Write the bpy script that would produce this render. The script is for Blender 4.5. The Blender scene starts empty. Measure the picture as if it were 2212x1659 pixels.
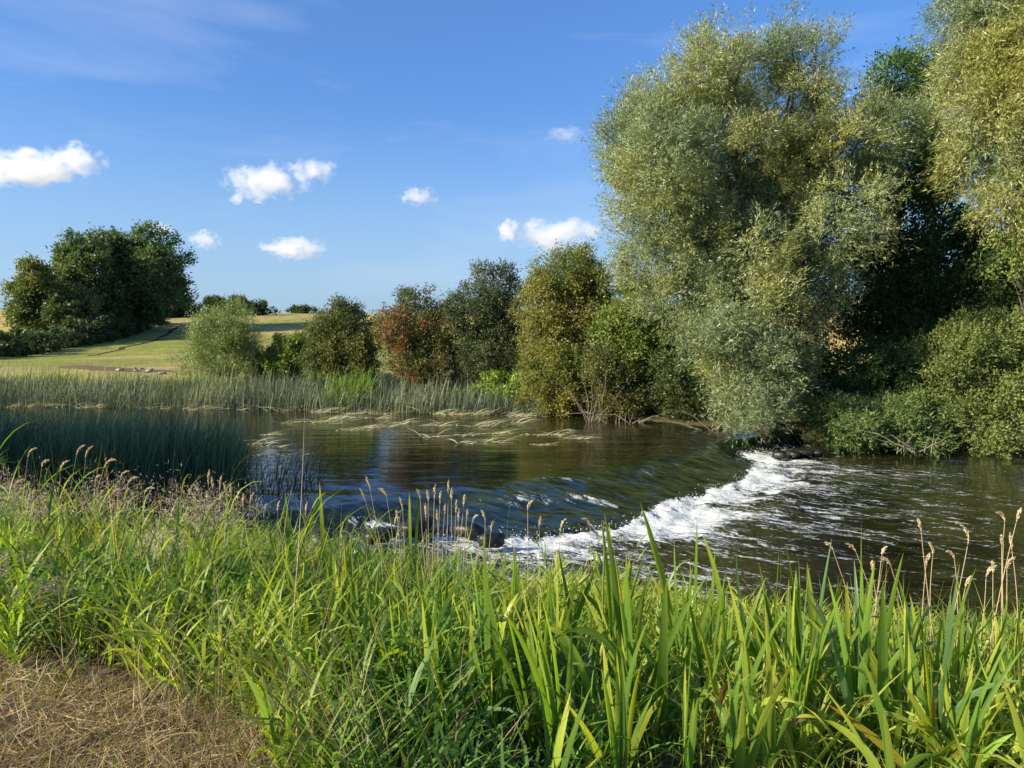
import bpy, math, random
import numpy as np
from math import radians, sin, cos, tan, pi

# ------------------------------------------------------------------ camera, sky, sun, exposure
scene = bpy.context.scene
COL = scene.collection
F = 1658.0                     # focal length in units of a 2212 px wide picture
TILT = math.atan(115 / F)
CAM = np.array([0.0, 0.0, 3.0])
cd = bpy.data.cameras.new('camera')
cd.sensor_width = 36.0
cd.lens = 36.0 * F / 2212.0
cd.clip_start = 0.05
cd.clip_end = 9000
cam = bpy.data.objects.new('camera', cd)
COL.objects.link(cam)
cam.location = CAM
cam.rotation_euler = (pi / 2 - TILT, 0, 0)
scene.camera = cam

SUN_EL = radians(24)
SUN_AZ = radians(-111)         # from the view direction (+Y), negative = to the left
world = bpy.data.worlds.new('World')
scene.world = world
world.use_nodes = True
nt = world.node_tree
for n in list(nt.nodes): nt.nodes.remove(n)
out = nt.nodes.new('ShaderNodeOutputWorld')
bg = nt.nodes.new('ShaderNodeBackground')
sky = nt.nodes.new('ShaderNodeTexSky')
sky.sky_type = 'NISHITA'
sky.sun_disc = False
sky.sun_elevation = SUN_EL
sky.sun_rotation = SUN_AZ
sky.altitude = 50
sky.air_density = 1.0
sky.dust_density = 1.6
sky.ozone_density = 1.6
bg.inputs['Strength'].default_value = 0.072
tint = nt.nodes.new('ShaderNodeMix'); tint.data_type = 'RGBA'; tint.blend_type = 'MULTIPLY'
tint.inputs[0].default_value = 1.0
tint.inputs[7].default_value = (0.62, 1.11, 1.86, 1)
# thin high wisps of cirrus: a stretched noise on the sky directions
tc = nt.nodes.new('ShaderNodeTexCoord')
mp = nt.nodes.new('ShaderNodeMapping'); mp.inputs['Scale'].default_value = (1.2, 1.2, 7.0); mp.inputs['Rotation'].default_value = (0, radians(9), radians(20))
nz = nt.nodes.new('ShaderNodeTexNoise'); nz.inputs['Scale'].default_value = 1.7; nz.inputs['Detail'].default_value = 7; nz.inputs['Roughness'].default_value = 0.55; nz.inputs['Distortion'].default_value = 0.5
cr = nt.nodes.new('ShaderNodeValToRGB'); cr.color_ramp.elements[0].position = 0.52; cr.color_ramp.elements[0].color = (0, 0, 0, 1)
cr.color_ramp.elements[1].position = 0.85; cr.color_ramp.elements[1].color = (0.32, 0.32, 0.32, 1)
mixc = nt.nodes.new('ShaderNodeMix'); mixc.data_type = 'RGBA'
mixc.inputs[7].default_value = (5.6, 6.0, 7.2, 1)
L = nt.links
L.new(tc.outputs['Generated'], mp.inputs['Vector']); L.new(mp.outputs[0], nz.inputs['Vector']); L.new(nz.outputs[0], cr.inputs[0])
gmn = nt.nodes.new('ShaderNodeGamma'); gmn.inputs[1].default_value = 0.78
L.new(sky.outputs[0], gmn.inputs[0]); L.new(gmn.outputs[0], tint.inputs[6]); L.new(cr.outputs[0], mixc.inputs[0]); L.new(tint.outputs[2], mixc.inputs[6])
sz = nt.nodes.new('ShaderNodeSeparateXYZ'); L.new(tc.outputs['Generated'], sz.inputs[0])
hz = nt.nodes.new('ShaderNodeMapRange'); hz.interpolation_type = 'SMOOTHSTEP'; hz.inputs[1].default_value = -0.02; hz.inputs[2].default_value = 0.30; hz.inputs[3].default_value = 0.62; hz.inputs[4].default_value = 0.0
L.new(sz.outputs[2], hz.inputs[0])
hm = nt.nodes.new('ShaderNodeMix'); hm.data_type = 'RGBA'; hm.inputs[7].default_value = (3.5, 4.7, 5.9, 1)    # pale air low over the land, all round
L.new(hz.outputs[0], hm.inputs[0]); L.new(mixc.outputs[2], hm.inputs[6])
L.new(hm.outputs[2], bg.inputs['Color']); L.new(bg.outputs[0], out.inputs['Surface'])

sd = bpy.data.lights.new('sun', 'SUN')
sd.energy = 5.0
sd.angle = radians(0.55)
sd.color = (1.0, 0.89, 0.70)
sun = bpy.data.objects.new('sun', sd)
COL.objects.link(sun)
# the lamp shines along its local -Z; point it from the sun's place
sun.rotation_euler = (pi / 2 - SUN_EL, 0, pi - SUN_AZ)
sun.location = (-20, -5, 30)

scene.view_settings.view_transform = 'Standard'
scene.view_settings.look = 'None'
scene.view_settings.exposure = 1.12
scene.view_settings.gamma = 1
scene.view_settings.use_curve_mapping = False
cy = scene.cycles
cy.max_bounces = 8; cy.diffuse_bounces = 3; cy.glossy_bounces = 3; cy.transmission_bounces = 4
cy.volume_bounces = 5; cy.transparent_max_bounces = 6
cy.caustics_reflective = False; cy.caustics_refractive = False
cy.use_denoising = True
cy.denoiser = 'OPENIMAGEDENOISE'
cy.denoising_input_passes = 'RGB_ALBEDO_NORMAL'

rng = np.random.default_rng(11)
R = rng.random

# ------------------------------------------------------------------ helpers
ct, st = cos(TILT), sin(TILT)
def ray(px, py):
    u = (px - 1106) / F; v = -(py - 829.5) / F
    return np.array([u, ct + v * st, -st + v * ct])
def at_z(px, py, z):
    d = ray(px, py); k = (z - CAM[2]) / d[2]
    return CAM + d * k
def at_y(px, py, Y):
    d = ray(px, py); return CAM + d * (Y / d[1])

def _hash(ix, iy, iz, seed):
    h = (ix.astype(np.int64) * 374761393 + iy.astype(np.int64) * 668265263 + iz.astype(np.int64) * 2147483647 + seed * 974634777) & 0xFFFFFFFF
    h = ((h ^ (h >> 13)) * 1274126177) & 0xFFFFFFFF
    h = ((h ^ (h >> 16)) * 2246822519) & 0xFFFFFFFF
    return ((h ^ (h >> 15)) & 0xFFFFFF) / float(0xFFFFFF)
def noise3(p, scale=1.0, seed=0):
    """value noise 0..1 at points p (N,3)"""
    q = np.asarray(p) * scale
    i = np.floor(q).astype(np.int64); f = q - i; f = f * f * (3 - 2 * f)
    r = 0
    for dx in (0, 1):
        wx = f[..., 0] if dx else 1 - f[..., 0]
        for dy in (0, 1):
            wy = f[..., 1] if dy else 1 - f[..., 1]
            for dz in (0, 1):
                wz = f[..., 2] if dz else 1 - f[..., 2]
                r = r + wx * wy * wz * _hash(i[..., 0] + dx, i[..., 1] + dy, i[..., 2] + dz, seed)
    return r
def fbm(p, scale=1.0, seed=0, octv=3):
    p = np.asarray(p); a = 0.5; s = 0; t = 0
    for o in range(octv):
        s = s + a * noise3(p, scale * 2 ** o, seed + o * 17); t += a; a *= 0.5
    return s / t
def fbm2(x, y, scale=1.0, seed=0, octv=3):
    return fbm(np.stack([x, y, np.zeros_like(x) + 0.37], -1), scale, seed, octv)
def sstep(a, b, x):
    t = np.clip((x - a) / (b - a), 0, 1); return t * t * (3 - 2 * t)
def nrm(v):
    return v / (np.linalg.norm(v, axis=-1, keepdims=True) + 1e-9)

def mesh_np(name, V, faces, mat, parent=None, col=None, bl=None, smooth=False, extra=None):
    """faces: list of (n,3)/(n,4) int arrays. Links ONE mesh object."""
    me = bpy.data.meshes.new(name)
    V = np.ascontiguousarray(V.reshape(-1, 3), dtype=np.float32)
    me.vertices.add(len(V)); me.vertices.foreach_set('co', V.ravel())
    li = np.concatenate([f.ravel() for f in faces]).astype(np.int32)
    starts = []; k = 0
    for f in faces:
        starts.append(k + np.arange(len(f)) * f.shape[1]); k += f.size
    ls = np.concatenate(starts).astype(np.int32)
    me.loops.add(len(li)); me.loops.foreach_set('vertex_index', li)
    me.polygons.add(len(ls)); me.polygons.foreach_set('loop_start', ls)
    if smooth: me.polygons.foreach_set('use_smooth', np.ones(len(ls), dtype=bool))
    if col is not None:
        a = me.attributes.new('Col', 'FLOAT_COLOR', 'POINT')
        c = np.ones((len(V), 4), dtype=np.float32); c[:, :3] = np.clip(col.reshape(-1, 3), 0, 1); a.data.foreach_set('color', c.ravel())
    if bl is not None:
        a = me.attributes.new('bl', 'FLOAT_VECTOR', 'POINT'); a.data.foreach_set('vector', bl.astype(np.float32).ravel())
    if extra:
        for k_, v_ in extra.items():
            a = me.attributes.new(k_, 'FLOAT', 'POINT'); a.data.foreach_set('value', v_.astype(np.float32).ravel())
    me.update(calc_edges=True)
    me.materials.append(mat)
    ob = bpy.data.objects.new(name, me); COL.objects.link(ob)
    if parent is not None: ob.parent = parent
    return ob

def tag(o, label, cat=None, group=None, kind=None):
    if label: o['label'] = label
    if cat: o['category'] = cat
    if group: o['group'] = group
    if kind: o['kind'] = kind
    return o
def empty(name, loc, label, cat, group=None):
    o = bpy.data.objects.new(name, None); COL.objects.link(o); o.location = [float(v) for v in loc]
    o.empty_display_size = 0.2
    return tag(o, label, cat, group)

# ---- blades: tapered strips that rise from a root and arch over
def blades(root, az, th0, kap, Lg, W, roll=None, S=5, A=2, fold=0.0, cb=None, ct_=None, p=1.4, wp='grass', twist=None, pw=1.3, flat=0.0):
    N = len(az); t = np.linspace(0, 1, S + 1)
    th = th0[:, None] + kap[:, None] * t[None] ** p
    a = az[:, None] + (twist[:, None] * t[None] if twist is not None else 0 * t[None])
    thm = (th[:, 1:] + th[:, :-1]) / 2; am = (a[:, 1:] + a[:, :-1]) / 2
    ds = (Lg / S)[:, None]
    dx = np.sin(thm) * np.cos(am) * ds; dy = np.sin(thm) * np.sin(am) * ds; dz = np.cos(thm) * ds
    z0 = np.zeros((N, 1))
    P = np.stack([np.concatenate([z0, np.cumsum(d, 1)], 1) for d in (dx, dy, dz)], -1) + root[:, None]
    T = np.stack([np.sin(th) * np.cos(a), np.sin(th) * np.sin(a), np.cos(th)], -1)
    perp = np.stack([-np.sin(a), np.cos(a), 0 * a], -1)
    nor = np.cross(T, perp)
    if roll is None: roll = np.zeros(N)
    r = roll[:, None, None] if roll.ndim == 1 else roll[..., None]
    side = perp * np.cos(r) + nor * np.sin(r)
    nn = np.cross(T, side)
    if wp == 'grass': w = np.minimum(0.55 + t * 1.6, 1.0) * (1 - t ** 2.2) + 0.02
    elif wp == 'iris': w = np.minimum(0.8 + t * 0.5, 1.0) * np.clip((1 - t ** 3.2), 0, 1) ** 0.9 + 0.015
    elif wp == 'leaf': w = np.sin(pi * np.clip(t, 0.0, 1) ** 0.75) * 0.97 + 0.03
    else: w = 1 - 0.75 * t
    w = w[None, :, None] * (W * 0.5)[:, None, None]
    if A == 2:
        V = np.stack([P - side * w, P + side * w], 2)
        acr = np.array([-1.0, 1.0])
    else:
        V = np.stack([P - side * w, P + nn * w * fold, P + side * w], 2)
        acr = np.array([-1.0, 0.0, 1.0])
    nv = (S + 1) * A
    base = (np.arange(N) * nv)[:, None, None]
    i = np.arange(S)[None, :, None] * A; j = np.arange(A - 1)[None, None, :]
    q = np.stack([base + i + j, base + i + j + 1, base + i + A + j + 1, base + i + A + j], -1).reshape(-1, 4)
    if cb is None: C = None
    else:
        m = (t ** pw)[None, :, None, None]
        C = (cb[:, None, None, :] * (1 - m) + ct_[:, None, None, :] * m) * np.ones((1, 1, A, 1))
    bl = np.zeros((N, S + 1, A, 3)); bl[..., 0] = acr; bl[..., 1] = t[None, :, None] * Lg[:, None, None] * 1.0; bl[..., 2] = R(N)[:, None, None]
    return V.reshape(-1, 3), q, (C.reshape(-1, 3) if C is not None else None), bl.reshape(-1, 3)

class Acc:
    def __init__(s): s.V = []; s.F = []; s.C = []; s.B = []; s.n = 0
    def add(s, V, q, C, bl=None):
        s.V.append(V); s.F.append(q + s.n); s.C.append(C); s.B.append(bl if bl is not None else np.zeros((len(V), 3))); s.n += len(V)
    def build(s, name, mat, parent=None, smooth=False):
        return mesh_np(name, np.concatenate(s.V), s.F, mat, parent, np.concatenate(s.C), np.concatenate(s.B), smooth)

def jit(base, n, v=0.25, h=0.12):
    """n colours around base (linear rgb)"""
    b = np.array(base)[None] * np.exp(rng.normal(0, v, (n, 1))) * np.exp(rng.normal(0, h, (n, 3)) * np.array([1, 0.4, 1]))
    return np.clip(b, 0.002, 0.8)
def mixpal(pal, w):
    """pal (k,3), w (N,) 0..1 along the palette"""
    pal = np.array(pal); x = np.clip(w, 0, 0.9999) * (len(pal) - 1); i = x.astype(int); f = (x - i)[:, None]
    return pal[i] * (1 - f) + pal[i + 1] * f

# ---- tubes
def tube(acc, pts, rads, sides=6, col=(0.08, 0.06, 0.045)):
    pts = np.array(pts, float); rads = np.array(rads, float)
    T = nrm(np.gradient(pts, axis=0)); ref = np.array([0.31, 0.9, 0.2]); 
    B1 = nrm(np.cross(T, ref)); B2 = np.cross(T, B1)
    a = np.linspace(0, 2 * pi, sides, endpoint=False)
    V = pts[:, None] + (B1[:, None] * np.cos(a)[None, :, None] + B2[:, None] * np.sin(a)[None, :, None]) * rads[:, None, None]
    n = len(pts); i = np.arange(n - 1)[:, None] * sides; j = np.arange(sides)[None]; k = (j + 1) % sides
    q = np.stack([i + j, i + k, i + sides + k, i + sides + j], -1).reshape(-1, 4)
    C = np.ones((n * sides, 3)) * np.array(col)
    acc.add(V.reshape(-1, 3), q, C)
def curve_pts(a, b, sag=0.15, n=7, wob=0.04):
    a = np.array(a, float); b = np.array(b, float); t = np.linspace(0, 1, n)[:, None]
    d = np.linalg.norm(b - a)
    c = (a + b) / 2 + np.array([0, 0, sag * d]) * 1.0
    P = a * (1 - t) ** 2 + 2 * c * t * (1 - t) + b * t * t
    P[1:-1] += rng.normal(0, wob * d, (n - 2, 3)) * 0.5
    return P

# ------------------------------------------------------------------ materials
def newmat(name):
    m = bpy.data.materials.new(name); m.use_nodes = True
    nt = m.node_tree
    for n in list(nt.nodes): nt.nodes.remove(n)
    o = nt.nodes.new('ShaderNodeOutputMaterial')
    return m, nt, nt.nodes, nt.links, o
def foliage_mat(name, transl=0.35, rough=0.5, spec=0.4, tcol=(1.25, 1.35, 0.55), vein=False, gain=1.0):
    m, nt, N, K, o = newmat(name)
    at = N.new('ShaderNodeAttribute'); at.attribute_name = 'Col'
    src = at.outputs['Color']
    g = N.new('ShaderNodeMix'); g.data_type = 'RGBA'; g.blend_type = 'MULTIPLY'; g.inputs[0].default_value = 1
    K.new(src, g.inputs[6]); g.inputs[7].default_value = (gain, gain, gain, 1)
    src = g.outputs[2]
    p = N.new('ShaderNodeBsdfPrincipled'); p.inputs['Roughness'].default_value = rough
    p.inputs['Specular IOR Level'].default_value = spec
    if vein:
        bl = N.new('ShaderNodeAttribute'); bl.attribute_name = 'bl'
        sx = N.new('ShaderNodeSeparateXYZ'); K.new(bl.outputs['Vector'], sx.inputs[0])
        cmb = N.new('ShaderNodeCombineXYZ')
        m1 = N.new('ShaderNodeMath'); m1.operation = 'MULTIPLY'; m1.inputs[1].default_value = 5.5; K.new(sx.outputs[0], m1.inputs[0])
        m2 = N.new('ShaderNodeMath'); m2.operation = 'MULTIPLY'; m2.inputs[1].default_value = 2.0; K.new(sx.outputs[1], m2.inputs[0])
        m3 = N.new('ShaderNodeMath'); m3.operation = 'MULTIPLY'; m3.inputs[1].default_value = 37; K.new(sx.outputs[2], m3.inputs[0])
        K.new(m1.outputs[0], cmb.inputs[0]); K.new(m2.outputs[0], cmb.inputs[1]); K.new(m3.outputs[0], cmb.inputs[2])
        nz = N.new('ShaderNodeTexNoise'); nz.inputs['Scale'].default_value = 1.0; nz.inputs['Detail'].default_value = 3; K.new(cmb.outputs[0], nz.inputs['Vector'])
        rm = N.new('ShaderNodeMapRange'); rm.inputs[1].default_value = 0.3; rm.inputs[2].default_value = 0.7; rm.inputs[3].default_value = 0.72; rm.inputs[4].default_value = 1.3; K.new(nz.outputs[0], rm.inputs[0])
        # brown flecks and blemishes
        cm2 = N.new('ShaderNodeCombineXYZ'); m4 = N.new('ShaderNodeMath'); m4.operation = 'MULTIPLY'; m4.inputs[1].default_value = 26; K.new(sx.outputs[1], m4.inputs[0])
        K.new(sx.outputs[0], cm2.inputs[0]); K.new(m4.outputs[0], cm2.inputs[1]); K.new(m3.outputs[0], cm2.inputs[2])
        n2 = N.new('ShaderNodeTexNoise'); n2.inputs['Scale'].default_value = 1.6; n2.inputs['Detail'].default_value = 4; K.new(cm2.outputs[0], n2.inputs['Vector'])
        r2 = N.new('ShaderNodeMapRange'); r2.inputs[1].default_value = 0.66; r2.inputs[2].default_value = 0.74; K.new(n2.outputs[0], r2.inputs[0])
        mx = N.new('ShaderNodeMix'); mx.data_type = 'RGBA'; mx.blend_type = 'MULTIPLY'; mx.inputs[0].default_value = 1
        K.new(src, mx.inputs[6]); K.new(rm.outputs[0], mx.inputs[7])
        my = N.new('ShaderNodeMix'); my.data_type = 'RGBA'; my.inputs[7].default_value = (0.16, 0.075, 0.02, 1)
        K.new(r2.outputs[0], my.inputs[0]); K.new(mx.outputs[2], my.inputs[6])
        src = my.outputs[2]
        bp = N.new('ShaderNodeBump'); bp.inputs['Strength'].default_value = 0.35; bp.inputs['Distance'].default_value = 0.002
        K.new(nz.outputs[0], bp.inputs['Height']); K.new(bp.outputs[0], p.inputs['Normal'])
    K.new(src, p.inputs['Base Color'])
    if transl > 0:
        t = N.new('ShaderNodeBsdfTranslucent')
        tm = N.new('ShaderNodeMix'); tm.data_type = 'RGBA'; tm.blend_type = 'MULTIPLY'; tm.inputs[0].default_value = 1
        K.new(src, tm.inputs[6]); tm.inputs[7].default_value = (*tcol, 1); K.new(tm.outputs[2], t.inputs['Color'])
        ms = N.new('ShaderNodeMixShader'); ms.inputs[0].default_value = transl
        K.new(p.outputs[0], ms.inputs[1]); K.new(t.outputs[0], ms.inputs[2]); K.new(ms.outputs[0], o.inputs['Surface'])
    else: K.new(p.outputs[0], o.inputs['Surface'])
    return m
M_tree = foliage_mat('tree_leaves', 0.36, 0.5, 0.35, gain=1.5)
M_willow = foliage_mat('willow_leaves', 0.34, 0.42, 0.5, (1.2, 1.25, 0.6), gain=1.12)
M_grass = foliage_mat('grass_blades', 0.45, 0.5, 0.32, (1.7, 1.6, 0.45))
M_iris = foliage_mat('iris_leaf', 0.5, 0.3, 0.5, (1.9, 1.75, 0.4), vein=True)
M_rush = foliage_mat('rush_stems', 0.2, 0.55, 0.3, (1.2, 1.2, 0.7))
M_straw = foliage_mat('dry_straw', 0.3, 0.6, 0.3, (1.2, 1.0, 0.7))
M_bark = None
def bark_mat():
    m, nt, N, K, o = newmat('bark')
    p = N.new('ShaderNodeBsdfPrincipled'); p.inputs['Roughness'].default_value = 0.9
    tc = N.new('ShaderNodeTexCoord'); mp = N.new('ShaderNodeMapping'); mp.inputs['Scale'].default_value = (9, 9, 2)
    nz = N.new('ShaderNodeTexNoise'); nz.inputs['Detail'].default_value = 6; nz.inputs['Scale'].default_value = 1.5
    cr = N.new('ShaderNodeValToRGB'); cr.color_ramp.elements[0].color = (0.03, 0.024, 0.018, 1); cr.color_ramp.elements[1].color = (0.17, 0.14, 0.10, 1)
    bp = N.new('ShaderNodeBump'); bp.inputs['Strength'].default_value = 0.8; bp.inputs['Distance'].default_value = 0.03
    K.new(tc.outputs['Object'], mp.inputs[0]); K.new(mp.outputs[0], nz.inputs['Vector']); K.new(nz.outputs[0], cr.inputs[0]); K.new(cr.outputs[0], p.inputs['Base Color'])
    K.new(nz.outputs[0], bp.inputs['Height']); K.new(bp.outputs[0], p.inputs['Normal']); K.new(p.outputs[0], o.inputs['Surface'])
    return m
M_bark = bark_mat()

def ground_mat():
    """field grass, dry field beyond, bare earth and bank soil from position"""
    m, nt, N, K, o = newmat('ground_cover')
    p = N.new('ShaderNodeBsdfPrincipled'); p.inputs['Roughness'].default_value = 0.95; p.inputs['Specular IOR Level'].default_value = 0.15
    at = N.new('ShaderNodeAttribute'); at.attribute_name = 'Col'
    tc = N.new('ShaderNodeTexCoord')
    n1 = N.new('ShaderNodeTexNoise'); n1.inputs['Scale'].default_value = 0.9; n1.inputs['Detail'].default_value = 8; n1.inputs['Roughness'].default_value = 0.68
    mp = N.new('ShaderNodeMapping'); mp.inputs['Scale'].default_value = (1, 0.45, 1)
    K.new(tc.outputs['Object'], mp.inputs[0]); K.new(mp.outputs[0], n1.inputs['Vector'])
    cr = N.new('ShaderNodeValToRGB'); e = cr.color_ramp.elements
    e[0].position = 0.3; e[0].color = (0.55, 0.62, 0.55, 1); e[1].position = 0.72; e[1].color = (1.5, 1.35, 1.25, 1)
    K.new(n1.outputs[0], cr.inputs[0])
    mx = N.new('ShaderNodeMix'); mx.data_type = 'RGBA'; mx.blend_type = 'MULTIPLY'; mx.inputs[0].default_value = 0.85
    K.new(at.outputs['Color'], mx.inputs[6]); K.new(cr.outputs[0], mx.inputs[7]); K.new(mx.outputs[2], p.inputs['Base Color'])
    n2 = N.new('ShaderNodeTexNoise'); n2.inputs['Scale'].default_value = 5; n2.inputs['Detail'].default_value = 6
    K.new(tc.outputs['Object'], n2.inputs['Vector'])
    bp = N.new('ShaderNodeBump'); bp.inputs['Strength'].default_value = 0.8; bp.inputs['Distance'].default_value = 0.12
    K.new(n2.outputs[0], bp.inputs['Height']); K.new(bp.outputs[0], p.inputs['Normal']); K.new(p.outputs[0], o.inputs['Surface'])
    return m
M_ground = ground_mat()

# ------------------------------------------------------------------ terrain
def bank_edge(x):      # where the near bank's flat top ends (Y)
    return np.interp(x, [-14, -6, -3.2, -1.2, 0.2, 1.5, 4, 12], [8.0, 5.6, 4.2, 3.3, 2.8, 2.6, 2.5, 2.6])
def bank_foot(x):      # where it meets the water
    return np.interp(x, [-14, -8, -5, -3, 0, 3, 6, 12], [12.5, 11.0, 10.4, 10.2, 9.0, 8.0, 7.4, 7.6])
def near_z(x, y):
    e = bank_edge(x); w = bank_foot(x)
    t = np.clip((y - e) / (w - e), 0, 1.6)
    z = 1.42 * (1 - t) - 0.35 * np.clip(t, 0, 1) 
    z = z + 0.10 * (fbm2(x, y, 1.3, 5) - 0.5)
    return z
def far_edge(x):       # the far waterline (Y)
    return np.interp(x, [-60, -20, -12, -6, 0, 1.5, 3.5, 6.0, 8.2, 10, 13.5, 20, 40], [34, 31.2, 30.2, 28.8, 28.0, 27.2, 25.6, 23.2, 22.6, 22.0, 20.6, 18.5, 16])
def far_z(x, y):
    d = y - far_edge(x)
    b = sstep(-0.8, 1.2, d) * 0.80 - 0.75 + 0.95 * sstep(2.0, 6.5, d)        # bank rises to about 1 m
    yy = np.array([20, 34, 60, 80, 95, 110, 130, 150, 200, 400, 2500]); zz = np.array([0, 0.0, 0.1, 1.0, 2.6, 4.0, 5.0, 5.2, 3.8, 1.5, 1.0])
    hill = np.interp(y, yy, zz)
    hill = hill + sstep(-5, 60, x) * sstep(40, 110, y) * 2.2 * sstep(600, 200, y)
    left = sstep(-40, -75, x) * sstep(50, 120, y)
    hill = hill + left * 0.6
    return b + hill + 0.12 * (fbm2(x, y, 0.25, 9) - 0.5) * sstep(3, 12, d) + 0.5 * (fbm2(x, y, 0.03, 3) - 0.5) * sstep(60, 90, y)
def ground_z(x, y):
    mid = 15.0
    n = near_z(x, y); f = far_z(x, y)
    bed = -1.0
    zn = np.where(y < bank_foot(x) + 1.5, n, bed)
    return np.where(y > far_edge(x) - 2.5, f, np.where(y < bank_foot(x) + 1.2, n, bed))

def grow(lo, hi, a, b, step, g=1.12):
    """coordinates with fine spacing between a and b growing outside"""
    c = list(np.arange(a, b, step)); s = step
    while c[-1] < hi: s *= g; c.append(c[-1] + s)
    s = step; pre = []
    x = c[0]
    while x > lo: s *= g; x -= s; pre.append(x)
    return np.array(pre[::-1] + c)
def grid_faces(nx, ny):
    i = np.arange(ny - 1)[:, None] * nx; j = np.arange(nx - 1)[None]
    return np.stack([i + j, i + j + 1, i + nx + j + 1, i + nx + j], -1).reshape(-1, 4)

xs = grow(-3000, 3000, -12, 16, 0.3, 1.10); ys = grow(-40, 4000, 0, 36, 0.25, 1.06)
X, Y = np.meshgrid(xs, ys)
Z = ground_z(X, Y)
c = np.zeros(X.shape + (3,))
green = np.array([0.20, 0.215, 0.045]); gold = np.array([0.40, 0.29, 0.10]); soil = np.array([0.045, 0.034, 0.02]); dry = np.array([0.34, 0.27, 0.11])
n_ = fbm2(X, Y, 0.11, 21, 4)[..., None]
n2_ = fbm2(X, Y * 0.6, 0.5, 31, 3)[..., None]
fcol = green * (1 - sstep(0.42, 0.75, n_)) + dry * sstep(0.42, 0.75, n_)
fcol = fcol * (0.75 + 0.5 * n2_)
top = sstep(85, 125, Y)[..., None] * 0.55
fcol = fcol * (1 - top) + dry * 1.1 * top
gm = (np.maximum(sstep(-44, -52, X), sstep(-2, 10, X)) * sstep(38, 60, Y))[..., None]
fcol = fcol * (1 - gm) + gold * gm
lush = (sstep(44, 34, Y) * sstep(-12, -26, X) * 0)[..., None]
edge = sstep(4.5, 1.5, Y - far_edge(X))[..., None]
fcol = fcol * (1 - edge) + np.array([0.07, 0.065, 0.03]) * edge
nearm = sstep(15, 12, Y)[..., None]
ncol = soil * (1 - 0.0 * X[..., None])
pathm = (sstep(0.3, -0.6, Y - bank_edge(X) + 0.5 * (fbm2(X, Y, 1.1, 77) - 0.5)) * sstep(0.2, -0.3, X + .72 + (Y - 2.65) * .95 ))[..., None]
ncol = ncol * (1 - pathm) + np.array([0.10, 0.08, 0.05]) * pathm
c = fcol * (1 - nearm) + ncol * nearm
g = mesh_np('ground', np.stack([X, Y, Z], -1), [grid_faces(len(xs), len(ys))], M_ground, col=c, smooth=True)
g['kind'] = 'structure'

# ------------------------------------------------------------------ river with the weir
TOE = np.array([(9.4, 23.6), (8.2, 22.0), (6.9, 21.0), (6.0, 20.3), (6.15, 19.0), (5.6, 17.6), (4.7, 16.3), (3.6, 15.1), (2.9, 14.3), (2.45, 13.4), (1.5, 12.75), (0.3, 12.2), (-0.8, 12.4), (-1.8, 12.3), (-3.2, 12.0), (-5, 11.6), (-9, 10.5), (-16, 8)])
def toe_dist(x, y):
    best = np.full(x.shape, 1e9); sg = np.ones(x.shape); par = np.zeros(x.shape)
    for k in range(len(TOE) - 1):
        a = TOE[k]; b = TOE[k + 1]; d = b - a; l2 = d @ d
        t = np.clip(((x - a[0]) * d[0] + (y - a[1]) * d[1]) / l2, 0, 1)
        ex = x - a[0] - t * d[0]; ey = y - a[1] - t * d[1]
        dd = np.hypot(ex, ey); s = np.sign(d[0] * ey - d[1] * ex)
        m = dd < best
        best = np.where(m, dd, best); sg = np.where(m, s, sg); par = np.where(m, k + t, par)
    return best * sg, par        # positive = downstream side
DROP = 0.34
xs = grow(-75, 60, -3.6, 9.4, 0.055, 1.10); ys = grow(5, 31.5, 9.4, 21.8, 0.055, 1.10)
X, Y = np.meshgrid(xs, ys)
wob = 0.7 * (fbm2(X, Y, 1.1, 41) - 0.5)
S_, PAR = toe_dist(X + wob, Y + 0.6 * (fbm2(X, Y, 1.3, 47) - 0.5))
wd = np.interp(PAR, [0, 2.5, 4, 6, 8, 10, 12, 14, 17], [0.3, 0.5, 1.2, 1.9, 2.6, 3.0, 2.4, 0.8, 0.6])
slope = sstep(-1, 0, S_ / wd)
Z = -DROP * slope
stre_ = fbm2(X, Y, .8, 60, 2)
# swell and turbulence
turb = np.exp(-np.clip(S_, 0, 9) / 1.7) * (S_ > -0.15)
strength = np.interp(PAR, [0, 1.2, 2, 3, 5, 7, 9, 10, 11, 12, 13, 14, 15, 17], [0.15, 0.35, 0.6, 0.95, 1.0, 1.0, 1.1, 0.95, 1.0, 0.75, 0.5, 0.7, 0.6, 0.0])
calm = np.exp(-np.clip(S_, 0, 30) / 5.0) * (S_ > 0)
up = sstep(-3.5, -0.4, S_) * (S_ < 0)
TH = radians(-38); AL = X * cos(TH) + Y * sin(TH); AC = -X * sin(TH) + Y * cos(TH)
stre = fbm2(AL * .35, AC, 2.2, 61, 4)          # streaks run away from the toe, down to the right
Z += (0.28 * (fbm2(X, Y, 3.4, 51, 4) - 0.5) * turb * strength)
Z += 0.035 * turb * strength * np.sin(np.clip(S_, 0, 3) * 3.1 + 0.6 + 5 * stre_)
Z += 0.05 * (fbm2(X * 0.8, Y * 1.6, 1.6, 55, 3) - 0.5) * calm
Z += 0.16 * (fbm2(X * 0.7 + 0.35 * Y, Y * 1.7, 0.9, 57, 4) - 0.5) * up * sstep(7.0, 2.0, X)
Z += 0.06 * (fbm2(AL * .5, AC, 3.0, 56, 3) - 0.5) * up
Z += 0.012 * (fbm2(X * 0.5, Y * 1.3, 2.2, 58, 3) - 0.5)
Z += 0.018 * (fbm2(X * 0.3, Y * 1.2, 0.8, 59, 2) - 0.5)
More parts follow.
